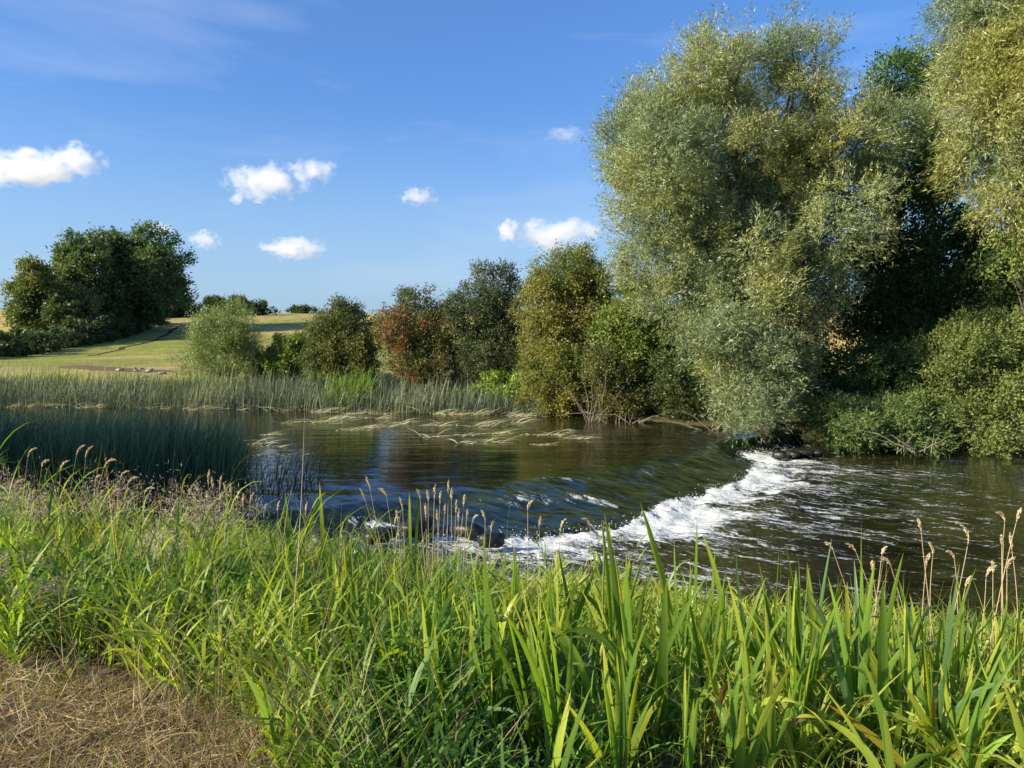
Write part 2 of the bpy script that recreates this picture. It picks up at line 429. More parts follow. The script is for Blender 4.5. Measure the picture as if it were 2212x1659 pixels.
# foam coverage
fo = strength * (.55 + .9 * fbm2(X, Y, .9, 66, 2)) * sstep(-0.22, 0.12, S_) * (0.50 * np.exp(-(np.clip(S_ - 0.1, 0, 9) / 0.6) ** 1.3) + 0.33 * np.exp(-np.clip(S_, 0, 30) / 1.8) + 0.24 * np.exp(-np.clip(S_, 0, 30) / 6.5))
str2 = fbm2(AL * .3, AC, 0.9, 63, 3)
fo = fo * np.clip(-0.6 + 3.1 * (0.5 * stre + 0.5 * str2), 0.0, 1.5)
fo += strength * (S_ > .3) * .08 * np.exp(-np.clip(S_, 0, 30) / 6.0)
fo *= sstep(-9, -4, X)
# small breaking crests on the slope
for (x0, y0, x1, y1, w_) in [(0.1, 14.15, 1.1, 14.35, 0.34), (1.0, 14.5, 1.9, 14.2, 0.26), (4.1, 16.2, 4.35, 15.6, 0.2), (0.6, 15.4, 1.6, 15.5, 0.2), (-2.6, 12.7, -1.9, 12.7, .2)]:
    d = np.array([x1 - x0, y1 - y0]); t = np.clip(((X - x0) * d[0] + (Y - y0) * d[1]) / (d @ d), 0, 1)
    dd = np.hypot(X - x0 - t * d[0], (Y - y0 - t * d[1]) * 1.3)
    b_ = np.exp(-(dd / w_) ** 2)
    fo = np.maximum(fo, b_ * np.clip(-.35 + 1.6 * fbm2(X, Y, 3.2, 88, 3), 0, .7)); Z += 0.03 * b_ * fbm2(X, Y, 3, 89, 2)
fo = np.clip(fo, 0, 1.3)

def water_mat():
    m, nt, N, K, o = newmat('river_water')
    tc = N.new('ShaderNodeTexCoord')
    def tex(scale3, sc, det, rough=0.5, dist=0.0, rot=0.0):
        mp = N.new('ShaderNodeMapping'); mp.vector_type = 'TEXTURE'; mp.inputs['Scale'].default_value = [1 / q for q in scale3]; mp.inputs['Rotation'].default_value = (0, 0, rot)
        nz = N.new('ShaderNodeTexNoise'); nz.inputs['Scale'].default_value = sc; nz.inputs['Detail'].default_value = det; nz.inputs['Roughness'].default_value = rough; nz.inputs['Distortion'].default_value = dist
        K.new(tc.outputs['Object'], mp.inputs[0]); K.new(mp.outputs[0], nz.inputs['Vector']); return nz
    bed = tex((0.35, 0.9, 1), 0.9, 4, 0.6)
    cr = N.new('ShaderNodeValToRGB'); e = cr.color_ramp.elements
    e[0].position = 0.36; e[0].color = (0.006, 0.007, 0.004, 1); e[1].position = 0.72; e[1].color = (0.034, 0.030, 0.009, 1)
    K.new(bed.outputs[0], cr.inputs[0])
    # mossy sill under the thin sheet of water on the slope
    sl = N.new('ShaderNodeAttribute'); sl.attribute_name = 'sill'
    ms = tex((0.6, 2.4, 1), 2.4, 4, 0.6, 0, radians(-35))
    cs = N.new('ShaderNodeValToRGB'); e = cs.color_ramp.elements
    e[0].position = 0.4; e[0].color = (0.003, 0.008, 0.007, 1); e[1].position = 0.72; e[1].color = (0.036, 0.052, 0.012, 1)
    K.new(ms.outputs[0], cs.inputs[0])
    mb = N.new('ShaderNodeMix'); mb.data_type = 'RGBA'; K.new(sl.outputs['Fac'], mb.inputs[0]); K.new(cr.outputs[0], mb.inputs[6]); K.new(cs.outputs[0], mb.inputs[7])
    p = N.new('ShaderNodeBsdfPrincipled'); p.inputs['Roughness'].default_value = 0.045; p.inputs['IOR'].default_value = 1.48
    K.new(mb.outputs[2], p.inputs['Base Color'])
    r1 = tex((0.45, 1.8, 1), 1.7, 3, 0.5, 0.5); r2 = tex((0.5, 2.2, 1), 7, 2, 0.5, 0.3)
    b1 = N.new('ShaderNodeBump'); b1.inputs['Strength'].default_value = 0.30; b1.inputs['Distance'].default_value = 0.05
    b2 = N.new('ShaderNodeBump'); b2.inputs['Strength'].default_value = 0.22; b2.inputs['Distance'].default_value = 0.012
    K.new(r1.outputs[0], b1.inputs['Height']); K.new(r2.outputs[0], b2.inputs['Height']); K.new(b1.outputs[0], b2.inputs['Normal']); K.new(b2.outputs[0], p.inputs['Normal'])
    # foam
    fa = N.new('ShaderNodeAttribute'); fa.attribute_name = 'foam'
    f1 = tex((0.45, 1.4, 1), 4.5, 8, 0.66, 0.8, radians(-38))
    f2 = tex((0.7, 1.5, 1), 24, 4, 0.6, 0.6, radians(-38))
    ad = N.new('ShaderNodeMath'); ad.operation = 'MULTIPLY_ADD'; ad.inputs[1].default_value = 0.5; K.new(f2.outputs[0], ad.inputs[0]); K.new(f1.outputs[0], ad.inputs[2])
    a2 = N.new('ShaderNodeMath'); a2.operation = 'MULTIPLY_ADD'; a2.inputs[1].default_value = 2.3; a2.inputs[2].default_value = -1.725; K.new(ad.outputs[0], a2.inputs[0])
    s1 = N.new('ShaderNodeMath'); s1.operation = 'ADD'; K.new(a2.outputs[0], s1.inputs[0]); K.new(fa.outputs['Fac'], s1.inputs[1])
    mr = N.new('ShaderNodeMapRange'); mr.inputs[1].default_value = 0.40; mr.inputs[2].default_value = 0.72; K.new(s1.outputs[0], mr.inputs[0])
    fb = N.new('ShaderNodeBsdfPrincipled'); fc_ = N.new('ShaderNodeValToRGB'); fc_.color_ramp.elements[0].position = .35; fc_.color_ramp.elements[0].color = (.38, .41, .38, 1); fc_.color_ramp.elements[1].position = .62; fc_.color_ramp.elements[1].color = (.74, .75, .73, 1); K.new(f2.outputs[0], fc_.inputs[0]); K.new(fc_.outputs[0], fb.inputs['Base Color']); fb.inputs['Roughness'].default_value = 0.6
    fb.inputs['Subsurface Weight'].default_value = 0.0
    b3 = N.new('ShaderNodeBump'); b3.inputs['Strength'].default_value = 0.9; b3.inputs['Distance'].default_value = 0.05; K.new(ad.outputs[0], b3.inputs['Height']); K.new(b3.outputs[0], fb.inputs['Normal'])
    mx = N.new('ShaderNodeMixShader'); K.new(mr.outputs[0], mx.inputs[0]); K.new(p.outputs[0], mx.inputs[1]); K.new(fb.outputs[0], mx.inputs[2])
    K.new(mx.outputs[0], o.inputs['Surface'])
    return m
M_water = water_mat()
sill = np.clip(sstep(-1.5, -0.8, S_ / wd) * sstep(1.0, 0.0, S_), 0, 1)
w = mesh_np('river_water', np.stack([X, Y, Z], -1), [grid_faces(len(xs), len(ys))], M_water, smooth=True, extra={'foam': fo, 'sill': sill})
w['kind'] = 'structure'
def water_z(x, y):
    x = np.asarray(x, float); y = np.asarray(y, float)
    s, p_ = toe_dist(x, y); wd_ = np.interp(p_, [0, 2.5, 4, 6, 8, 10, 12, 14, 17], [0.3, 0.5, 1.2, 1.9, 2.6, 3.0, 2.4, 0.8, 0.6])
    return -DROP * sstep(-1, 0, s / wd_)

# spray thrown up along the foot of the weir
def spray():
    n = 1800
    k = rng.uniform(1.2, 14.2, n); i = k.astype(int); f = (k - i)[:, None]
    P = TOE[i] * (1 - f) + TOE[i + 1] * f
    d = nrm(TOE[i + 1] - TOE[i]); nd = np.stack([-d[:, 1], d[:, 0]], -1)
    off = rng.gamma(1.3, 0.35, n) - 0.1
    P = P + nd * off[:, None]
    z = -DROP + 0.04 + rng.exponential(0.045, n) * np.exp(-off / 1.2)
    r = rng.uniform(0.003, 0.008, n)
    o_ = np.array([(1, 0, 0), (-1, 0, 0), (0, 1, 0), (0, -1, 0), (0, 0, 1), (0, 0, -1)], float)
    V = np.concatenate([P, z[:, None]], 1)[:, None] + o_[None] * r[:, None, None] * rng.uniform(0.7, 1.6, (n, 1, 3))
    t = np.array([(0, 2, 4), (2, 1, 4), (1, 3, 4), (3, 0, 4), (2, 0, 5), (1, 2, 5), (3, 1, 5), (0, 3, 5)])
    Fc = (t[None] + (np.arange(n) * 6)[:, None, None]).reshape(-1, 3)
    m, nt, N, K, o = newmat('spray_drops'); p = N.new('ShaderNodeBsdfPrincipled'); p.inputs['Base Color'].default_value = (0.8, 0.81, 0.8, 1); p.inputs['Roughness'].default_value = 0.3
    K.new(p.outputs[0], o.inputs['Surface'])
    ob = mesh_np('spray', V, [Fc], m); tag(ob, 'white spray drops over the foot of the weir', 'spray', kind='stuff')
spray()

# ------------------------------------------------------------------ rocks
def rock_mat():
    m, nt, N, K, o = newmat('rock'); p = N.new('ShaderNodeBsdfPrincipled'); p.inputs['Roughness'].default_value = 0.45
    at = N.new('ShaderNodeAttribute'); at.attribute_name = 'Col'
    tc = N.new('ShaderNodeTexCoord'); nz = N.new('ShaderNodeTexNoise'); nz.inputs['Scale'].default_value = 9; nz.inputs['Detail'].default_value = 6
    cr = N.new('ShaderNodeValToRGB'); cr.color_ramp.elements[0].position = 0.3; cr.color_ramp.elements[0].color = (0.4, 0.4, 0.4, 1); cr.color_ramp.elements[1].position = 0.7; cr.color_ramp.elements[1].color = (1.3, 1.3, 1.2, 1)
    mx = N.new('ShaderNodeMix'); mx.data_type = 'RGBA'; mx.blend_type = 'MULTIPLY'; mx.inputs[0].default_value = 1
    bp = N.new('ShaderNodeBump'); bp.inputs['Distance'].default_value = 0.03
    K.new(tc.outputs['Object'], nz.inputs['Vector']); K.new(nz.outputs[0], cr.inputs[0]); K.new(at.outputs['Color'], mx.inputs[6]); K.new(cr.outputs[0], mx.inputs[7]); K.new(mx.outputs[2], p.inputs['Base Color'])
    K.new(nz.outputs[0], bp.inputs['Height']); K.new(bp.outputs[0], p.inputs['Normal']); K.new(p.outputs[0], o.inputs['Surface'])
    return m
M_rock = rock_mat()
def rock(loc, r, label, group, col, name='rock', seed=0, n=10):
    u = np.linspace(0, 2 * pi, n, endpoint=False); v = np.linspace(-1, 1, 8)
    U, Vv = np.meshgrid(u, v); cz = np.sin(Vv * pi / 2); rr = np.cos(Vv * pi / 2) + 0.02
    D = np.stack([np.cos(U) * rr, np.sin(U) * rr, cz], -1)
    k = 0.55 + 0.9 * fbm(D + seed * 3.1, 2.4, seed, 3)
    D = np.sign(D) * np.abs(D) ** 0.8 * k[..., None] * np.array(r)
    i = np.arange(7)[:, None] * n; j = np.arange(n)[None]; jj = (j + 1) % n
    q = np.stack([i + j, i + jj, i + n + jj, i + n + j], -1).reshape(-1, 4)
    ob = mesh_np(name, D, [q], M_rock, col=np.ones((D.shape[0] * D.shape[1], 3)) * np.array(col), smooth=True)
    ob.location = [float(a) for a in loc]; ob.rotation_euler = (0, 0, seed * 1.3)
    return tag(ob, label, 'rock', group)
for k, (px, py, sx) in enumerate([(900, 1118, 0.55), (1010, 1128, 0.40), (820, 1140, 0.38), (690, 1142, 0.45), (1060, 1150, 0.30), (745, 1160, 0.3)]):
    p0 = at_z(px, py, -0.05)
    rock((p0[0], p0[1], -0.18), (sx * .7, sx * 0.4, 0.12), ['dark wet rock breaking the water left of the dark slope of the weir', 'dark wet rock just right of the biggest one at the weir edge', 'low dark rock behind the grass seed heads at the weir edge', 'leftmost large dark rock on the weir edge', 'small wet rock nearest the smooth tongue of water', 'small dark rock in front of the leftmost large one'][k], 'dark rocks along the weir edge', (0.012, 0.011, 0.007), seed=k + 1)
for k, (px, py, sx, lab) in enumerate([(1712, 966, .3, 'wet mossy stone at the left of the small falls under the willow'), (1738, 963, .35, 'wet mossy stone in the middle of the small falls under the willow'), (1765, 962, .4, 'largest wet stone at the bank end of the weir'), (1684, 969, .22, 'small wet stone breaking the far crest of the weir')]):
    p0 = at_z(px, py, -0.05); rock((p0[0], p0[1], -0.24), (sx * .9, sx * .5, .12), lab, 'dark rocks along the weir edge', (0.014, 0.014, 0.008), seed=k + 11)

# ------------------------------------------------------------------ foliage
def leaf_quads(P, D, Nn, Ln, Wd, C, tri=False):
    """rhombus leaves: P base (n,3), D direction, Nn normal"""
    D = nrm(D); Sd = nrm(np.cross(D, Nn)); Nm = np.cross(Sd, D)
    l = Ln[:, None]; w_ = Wd[:, None] * 0.5
    if tri:
        V = np.stack([P - Sd * w_, P + Sd * w_ * .9, P + D * l], 1); k = 3
    else:
        V = np.stack([P, P + D * l * 0.45 + Sd * w_ + Nm * l * 0.05, P + D * l, P + D * l * 0.45 - Sd * w_ + Nm * l * 0.05], 1); k = 4
    n = len(P); q = (np.arange(n) * k)[:, None] + np.arange(k)[None]
    return V.reshape(-1, 3), q, np.repeat(C, k, 0)

VJ = 0.15
def crown_mesh(lobes, n, ln, wd, pal, seed, spray_len=0.4, per=8, updir=0.25, droop=0.0, out_=0.8, gaps=0.32, gfreq=1.1, shoots=0, hfreq=0.35, rmin=0.55, shoot_len=0.4, vj=0.15, spread=0.12, extra_cols=None, csize=0.36, cper=None, cz=1.0, inner=0.16, ncoh=0.9):
    """foliage: lobes carry sub-clumps near their surface, the clumps carry sprays, the sprays carry leaves"""
    lob = np.array(lobes, float)                      # cx cy cz rx ry rz
    wgt = (lob[:, 3] * lob[:, 4] * lob[:, 5]) ** 0.67; wgt /= wgt.sum()
    ms = int(n / per); cper = cper or 22
    M = max(12, int(ms / cper))
    k = rng.choice(len(lob), M * 2, p=wgt)
    d = nrm(rng.normal(size=(M * 2, 3)) + np.array([-.12, -.25, .12]))
    r = 0.62 + 0.42 * R(M * 2)
    Cc = lob[k, :3] + d * lob[k, 3:6] * r[:, None]
    g_ = fbm(Cc, gfreq, seed + 3, 2); sel = np.where(g_ > np.quantile(g_, gaps * .8))[0][:M]
    Cc = Cc[sel]; d = d[sel]; k = k[sel]; M = len(Cc)
    rc = lob[k, 3:6].min(1) * csize * rng.uniform(.55, 1.35, M)
    j = rng.choice(M, ms, p=rc ** 2 / (rc ** 2).sum())
    e = nrm(rng.normal(size=(ms, 3)) + d[j] * .7)
    P = Cc[j] + e * (rc[j] * R(ms) ** .42)[:, None] * np.array([1, 1, cz])
    # loose inner leaves
    mi = int(ms * inner); ki = rng.choice(len(lob), mi, p=wgt); di = nrm(rng.normal(size=(mi, 3)))
    P = np.concatenate([P, lob[ki, :3] + di * lob[ki, 3:6] * (R(mi) ** .5 * .8)[:, None]]); e = np.concatenate([e, di]); od = np.concatenate([d[j], di])
    cid = np.concatenate([j, rng.integers(0, M, mi)])
    D = nrm(e * out_ * .6 + od * out_ * .5 + np.array([0, 0, updir]) + rng.normal(0, 0.35, P.shape))
    Ls = spray_len * rng.uniform(0.4, 1.3, len(P))
    od2 = od
    if shoots:
        kk = rng.choice(len(lob), shoots, p=wgt); dd = nrm(rng.normal(size=(shoots, 3)) + np.array([0, 0, 1.1]))
        P = np.concatenate([P, lob[kk, :3] + dd * lob[kk, 3:6] * 0.95]); D = np.concatenate([D, nrm(dd + np.array([0, 0, 0.5]))]); e = np.concatenate([e, dd]); od2 = np.concatenate([od2, dd]); Ls = np.concatenate([Ls, shoot_len * rng.uniform(0.5, 1.3, shoots)]); cid = np.concatenate([cid, rng.integers(0, M, shoots)])
    m = len(P)
    t = (np.arange(per)[None] + R((m, per))) / per
    B = P[:, None] + D[:, None] * (t * Ls[:, None])[..., None] + np.array([0, 0, -1.0]) * (droop * (t * Ls[:, None]) ** 2)[..., None] + rng.normal(0, spread * .3, (m, per, 3))
    Dl = nrm(D[:, None] * 0.8 + rng.normal(0, 0.5, (m, per, 3)) + np.array([0, 0, -droop * 0.5]))
    Nl = nrm((e * .6 + od2 * .75)[:, None] * ncoh + rng.normal(0, .5, (m, per, 3)) + np.array([0, 0, 0.3]))
    hc = R(M)
    hue = fbm(P, hfreq, seed + 7, 2); hue = np.clip((hue - 0.5) * 2.0 + 0.5 + (hc[cid] - .5) * .5 + rng.normal(0, 0.1, m), 0, 1)
    C = mixpal(pal, hue)[:, None] * np.exp(rng.normal(0, vj, (m, per, 1))) * np.ones((1, 1, 3))
    if extra_cols:
        for (cc, fq, thr) in extra_cols:
            e_ = fbm(P, fq, seed + 29, 2); s3 = (e_ > np.quantile(e_, 1 - thr * 1.6)) & (R(m) < .62)
            C[s3] = np.array(cc) * np.exp(rng.normal(0, vj, (s3.sum(), per, 1)))
    n_ = m * per
    return leaf_quads(B.reshape(-1, 3), Dl.reshape(-1, 3), Nl.reshape(-1, 3), ln * rng.uniform(0.6, 1.4, n_), wd * rng.uniform(0.6, 1.4, n_), C.reshape(-1, 3), tri=True)

def px_lobe(px, py, rx, ry, Yd, dy=0, ry_depth=None):
    """an ellipsoid seen at px,py with radii in px, standing Yd away"""
    c_ = at_y(px, py, Yd + dy); s = (Yd + dy) / F
    return (c_[0], c_[1], c_[2], rx * s, (ry_depth if ry_depth else (rx + ry) / 2 * s), ry * s)

def tree(name, label, cat, base_px, Yd, lobes_px, n, ln, wd, pal, seed, group=None, trunks=1, trunk_r=0.15, mat=None, limb_n=6, base_z=None, depth=None, **kw):
    bx = (base_px - 1106) / F * Yd
    bz = float(ground_z(np.array([bx]), np.array([Yd]))[0]) if base_z is None else base_z
    root = empty(name, (bx, Yd, bz), label, cat, group)
    L_ = [px_lobe(a[0], a[1], a[2], a[3], Yd, a[4] if len(a) > 4 else 0, depth) for a in lobes_px]
    off = np.array([bx, Yd, bz])
    V, q, C = crown_mesh(L_, n, ln, wd, pal, seed, **kw)
    mesh_np('crown', V - off, [q], mat or M_tree, root, col=C)
    acc = Acc(); la = np.array(L_)
    for t_ in range(trunks):
        b0 = np.array([bx + rng.normal(0, 0.25) * (trunks > 1), Yd + rng.normal(0, 0.15) * (trunks > 1), bz - 0.2])
        tops = la[rng.permutation(len(la))[:limb_n]]
        hub = b0 + (np.array([tops[:, 0].mean(), tops[:, 1].mean(), tops[:, 2].mean()]) - b0) * 0.42
        P = curve_pts(b0 - off, hub - off, 0.0, 6, 0.03); tube(acc, P, np.linspace(trunk_r, trunk_r * 0.65, 6), 8)
        for tp in tops:
            e_ = tp[:3] + rng.normal(0, 0.2, 3) * tp[3:6]
            P = curve_pts(P[-1] if False else hub - off, e_ - off, 0.06, 8, 0.05); tube(acc, P, np.linspace(trunk_r * 0.5, trunk_r * 0.08, 8), 5)
            for _ in range(3):
                s_ = P[rng.integers(3, 7)]; e2 = s_ + (e_ - off - s_) * 0.3 + rng.normal(0, 0.45, 3) * tp[3:6] + np.array([0, 0, 0.3 * tp[5]])
                Q = curve_pts(s_, e2, 0.03, 5, 0.05); tube(acc, Q, np.linspace(trunk_r * 0.18, trunk_r * 0.05, 5), 4)
    acc.build('trunk', M_bark, root)
    return root

# --- the big willow
jr = np.random.default_rng(77)
def loosen(l, k=.88, dj=.95):
    out = []
    for a in l:
        g = k * jr.uniform(.85, 1.15); out.append((a[0] + jr.normal(0, 5), a[1] + jr.normal(0, 5), a[2] * g, a[3] * g * .95, (a[4] if len(a) > 4 else 0) + jr.normal(0, dj)))
    return out
WPAL = [(0.13, 0.175, 0.08), (0.185, 0.225, 0.105), (0.225, 0.26, 0.125), (0.24, 0.26, 0.09), (0.27, 0.265, 0.07)]
wl = [(1560, 130, 60, 75), (1640, 150, 60, 70), (1730, 130, 60, 60), (1500, 190, 75, 70), (1600, 210, 80, 70, 1), (1760, 200, 55, 60, 1), (1690, 230, 70, 60, 1.5),
      (1420, 270, 80, 90), (1370, 330, 60, 80), (1440, 350, 90, 90, -0.6), (1360, 450, 55, 70), (1430, 470, 80, 80, -0.5), (1520, 410, 60, 80, 0.6),
      (1640, 330, 85, 80, -1), (1720, 380, 80, 80, -1), (1640, 440, 80, 80, -1.2), (1800, 260, 70, 80, -0.5), (1850, 300, 80, 60, -0.8), (1900, 290, 70, 60, -0.5), (1820, 210, 50, 60, 0),
      (1520, 520, 75, 80, -1.0), (1620, 540, 80, 70, -1.4), (1700, 540, 70, 70, -1.2), (1440, 580, 65, 70, -0.6), (1540, 620, 85, 70, -1.4), (1840, 440, 85, 55, -1.6), (1790, 500, 70, 60, -1.3), (1880, 500, 60, 45, -1.4),
      (1460, 660, 60, 60, -1.0), (1560, 700, 80, 80, -1.8), (1660, 660, 70, 80, -1.4), (1530, 760, 65, 55, -2.0), (1640, 780, 75, 75, -2.4), (1740, 700, 45, 80, -0.9), (1600, 850, 60, 55, -2.5), (1660, 890, 55, 55, -2.7), (1600, 900, 35, 40, -2.6), (1800, 590, 55, 50, -0.8), (1380, 240, 40, 50, 0.4), (1640, 600, 90, 120, .8), (1740, 620, 70, 90, .6), (1560, 500, 100, 120, 1.2), (1700, 450, 110, 110, 1.2), (1540, 300, 80, 110, 1), (1600, 800, 70, 70, -.6), (1700, 820, 50, 60, -.6)]
tree('willow_tree', 'tallest pale silvery green willow overhanging the river above the weir', 'tree', 1690, 23.8, loosen(wl) + [(1375, 500, 60, 60, -.3), (1405, 570, 60, 60, -.5), (1530, 75, 20, 45), (1590, 70, 22, 40), (1690, 80, 24, 45), (1770, 110, 22, 35), (1790, 90, 18, 25, .4), (1420, 175, 26, 35), (1350, 230, 22, 35), (1480, 120, 22, 40)], 470000, 0.112, 0.0265, WPAL, 5, trunks=2, trunk_r=0.24, mat=M_willow, limb_n=18, depth=1.25,
     csize=.38, cz=1.4, cper=30, inner=.1, spray_len=0.6, per=14, updir=0.5, droop=0.35, out_=0.7, gaps=0.24, gfreq=1.1, hfreq=0.45, rmin=0.5, spread=0.15, vj=0.16, extra_cols=[((0.26, 0.25, 0.045), 0.5, 0.04)])
# --- willow at the right edge
rl = [(2090, 60, 60, 70), (2170, 40, 70, 80), (2080, 160, 60, 60), (2170, 150, 80, 80), (2060, 250, 50, 60, .5), (2150, 270, 80, 80), (2230, 200, 90, 120), (2130, 350, 60, 60, -.5), (2200, 380, 80, 70, -.6), (2180, 440, 55, 45, -.8), (2300, 100, 80, 120), (2300, 330, 90, 120), (2260, -60, 100, 80), (2130, -20, 60, 60)]
tree('willow_tree', 'pale yellow-green willow cut by the right edge of the picture', 'tree', 2290, 21.5, loosen(rl, .9), 165000, 0.12, 0.028, WPAL, 9, trunks=1, trunk_r=0.2, mat=M_willow, limb_n=10, depth=1.1,
     csize=.42, cz=1.3, cper=26, spray_len=0.6, per=14, updir=0.0, droop=0.5, out_=0.7, gaps=0.22, gfreq=1.0, hfreq=0.4, rmin=0.5, spread=0.15, vj=.16)
# --- dark ivy-clad tree between them
DPAL = [(0.03, 0.06, 0.018), (0.045, 0.085, 0.022), (0.07, 0.115, 0.03)]
dl = [(1930, 180, 55, 50), (1990, 190, 45, 50), (1960, 260, 70, 60), (1990, 350, 65, 70), (1930, 400, 80, 80), (2000, 470, 65, 70), (1920, 530, 85, 80), (1880, 610, 70, 70), (1960, 620, 80, 70), (2050, 580, 60, 60), (2060, 440, 50, 60), (2100, 520, 60, 60), (1900, 700, 65, 60), (1980, 720, 70, 60), (1840, 560, 45, 60), (2130, 620, 70, 70), (2060, 680, 70, 60), (1865, 680, 45, 55), (1850, 750, 40, 45), (1770, 640, 35, 45), (1760, 720, 35, 55), (1770, 790, 40, 35)]
tree('ivy_clad_tree', 'dark green tree wrapped in ivy between the two willows', 'tree', 1905, 26.5, dl, 84000, 0.10, 0.075, DPAL, 13, trunk_r=0.4, limb_n=12, depth=1.5, spray_len=0.4, per=8, gaps=0.36, gfreq=0.8, rmin=0.35, hfreq=0.5, spread=0.3)
# --- hedge-like dark trees at the right behind
tree('alder_tree', 'dark leafy tree behind the olive bush at the right edge', 'tree', 2190, 24.5, [(2110, 640, 60, 60), (2180, 600, 70, 70), (2240, 540, 80, 80), (2180, 520, 50, 50), (2100, 740, 80, 70), (2010, 780, 60, 60), (2200, 690, 80, 70), (2280, 650, 80, 100)], 38000, 0.10, 0.07, [(0.03, 0.055, 0.016), (0.045, 0.075, 0.02), (0.07, 0.10, 0.03)], 17, trunk_r=0.2, limb_n=8, depth=1.4, spray_len=0.4, per=8, gaps=0.3, rmin=0.4, spread=0.3)
tree('alder_branch_tree', 'light leaved small tree leaning in from the right edge at mid height', 'tree', 2290, 20.6, [(2180, 530, 45, 25), (2210, 560, 45, 30), (2170, 590, 30, 18), (2240, 520, 50, 40), (2300, 560, 60, 60), (2200, 505, 25, 18)], 9000, 0.075, 0.055, [(0.10, 0.14, 0.03), (0.15, 0.18, 0.04)], 19, trunk_r=0.1, limb_n=5, spray_len=0.3, per=7, gaps=0.3, rmin=0.3)
OL = [(0.085, 0.11, 0.03), (0.12, 0.145, 0.038), (0.16, 0.18, 0.055)]
tree('sallow_bush', 'large olive green bush leaning over the lower pool at the right edge', 'bush', 2150, 21.9, [(2060, 770, 60, 60), (2130, 740, 60, 50), (2190, 730, 60, 60), (2050, 850, 60, 60, -.5), (2140, 840, 70, 70, -.7), (2210, 850, 60, 80, -.6), (2090, 920, 60, 50, -.9), (2170, 930, 60, 45, -1.0), (2270, 800, 60, 120, -.5), (2130, 960, 50, 25, -1.1)], 62000, 0.075, 0.045, OL, 23, trunks=3, trunk_r=0.08, limb_n=7, depth=1.1, spray_len=0.35, per=8, gaps=0.3, gfreq=1.4, rmin=0.55, updir=0.3)
tree('elder_bush', 'dark green rounded bush in the shade right of the big willow', 'bush', 1880, 23.6, [(1860, 790, 65, 45), (1830, 850, 55, 50), (1900, 840, 60, 50), (1940, 790, 40, 40), (1970, 760, 60, 70, 1.5), (1980, 860, 60, 60, .4)], 30000, 0.09, 0.06, [(0.035, 0.075, 0.02), (0.055, 0.10, 0.03), (0.075, 0.115, 0.04)], 27, trunks=2, trunk_r=0.08, limb_n=5, depth=1.0, spray_len=0.3, per=8, gaps=0.28, gfreq=1.2, rmin=0.5)
LG = [(0.08, 0.12, 0.035), (0.105, 0.15, 0.045), (0.12, 0.155, 0.045)]
tree('osier_bush', 'light green low bush dipping into the water beside the weir top', 'bush', 1830, 22.0, [(1810, 900, 50, 35, -.5), (1850, 925, 45, 35, -.8), (1800, 930, 40, 25, -.9), (1780, 895, 28, 25, -.2)], 16000, 0.11, 0.032, LG, 31, trunks=2, trunk_r=0.05, limb_n=4, depth=.8, spray_len=0.4, per=9, gaps=0.25, gfreq=1.5, rmin=0.4, droop=0.4)
tree('osier_bush', 'light green bush with drooping leafy shoots left of the olive bush', 'bush', 1960, 21.9, [(1920, 900, 55, 35, -.4), (1980, 910, 50, 40, -.5), (1950, 940, 60, 28, -.9), (2010, 960, 35, 20, -1)], 17000, 0.11, 0.032, LG, 33, trunks=2, trunk_r=0.05, limb_n=4, depth=.8, spray_len=0.4, per=9, gaps=0.25, gfreq=1.5, rmin=0.4, droop=0.4)

# --- hawthorns and shrubs along the far bank
HG = [(0.035, 0.055, 0.016), (0.055, 0.08, 0.02), (0.09, 0.105, 0.025), (0.13, 0.125, 0.028)]
HK = dict(gaps=0.1, csize=.4, gfreq=1.3, spray_len=0.32, per=9, rmin=0.4, limb_n=7, hfreq=0.55, spread=0.2)
tree('hawthorn_tree', 'tall green and yellowing hawthorn beside the big willow', 'tree', 1225, 28.6, [(1230, 600, 70, 50), (1180, 660, 50, 55), (1260, 670, 60, 60), (1200, 730, 60, 50, -.3), (1270, 760, 60, 50), (1290, 620, 30, 40), (1170, 610, 25, 25)], 56700, 0.075, 0.055, [(0.045, 0.07, 0.018), (0.075, 0.10, 0.022), (0.12, 0.13, 0.03), (0.15, 0.14, 0.035)], 41, trunk_r=0.14, shoots=70, depth=1.2, **HK)
tree('hawthorn_tree', 'dark thin-topped hawthorn left of the tall green one', 'tree', 1060, 30.4, [(1065, 620, 45, 45), (1040, 680, 60, 50), (1100, 700, 50, 50), (1060, 760, 70, 50), (1100, 800, 50, 45), (1020, 800, 50, 40), (1120, 640, 25, 35), (1010, 640, 22, 22)], 45900, 0.075, 0.055, [(0.035, 0.048, 0.02), (0.05, 0.062, 0.024), (0.075, 0.08, 0.03)], 43, trunk_r=0.13, shoots=90, depth=1.3, extra_cols=[((0.13, 0.07, 0.035), 1.4, 0.04)], **HK)
tree('hawthorn_tree', 'reddish hawthorn full of red berries in the middle of the far bank', 'tree', 920, 31.2, [(920, 665, 55, 35), (880, 710, 50, 40), (950, 720, 50, 45), (900, 770, 60, 45), (960, 790, 50, 40), (865, 750, 30, 30), (930, 810, 60, 25)], 45900, 0.075, 0.055, [(0.045, 0.06, 0.018), (0.08, 0.085, 0.024), (0.12, 0.10, 0.03)], 47, trunk_r=0.13, shoots=60, depth=1.3, extra_cols=[((0.17, 0.06, 0.034), 1.6, 0.10)], **HK)
tree('hawthorn_tree', 'rounded yellow green hawthorn standing alone before the field gap', 'tree', 740, 32.6, [(740, 690, 42, 32), (715, 730, 42, 40), (765, 730, 40, 45), (740, 780, 62, 38), (785, 785, 35, 38), (745, 668, 22, 16), (700, 780, 35, 35)], 40500, 0.075, 0.055, [(0.04, 0.055, 0.016), (0.075, 0.085, 0.022), (0.12, 0.115, 0.03)], 53, trunk_r=0.12, shoots=40, depth=1.2, **HK)
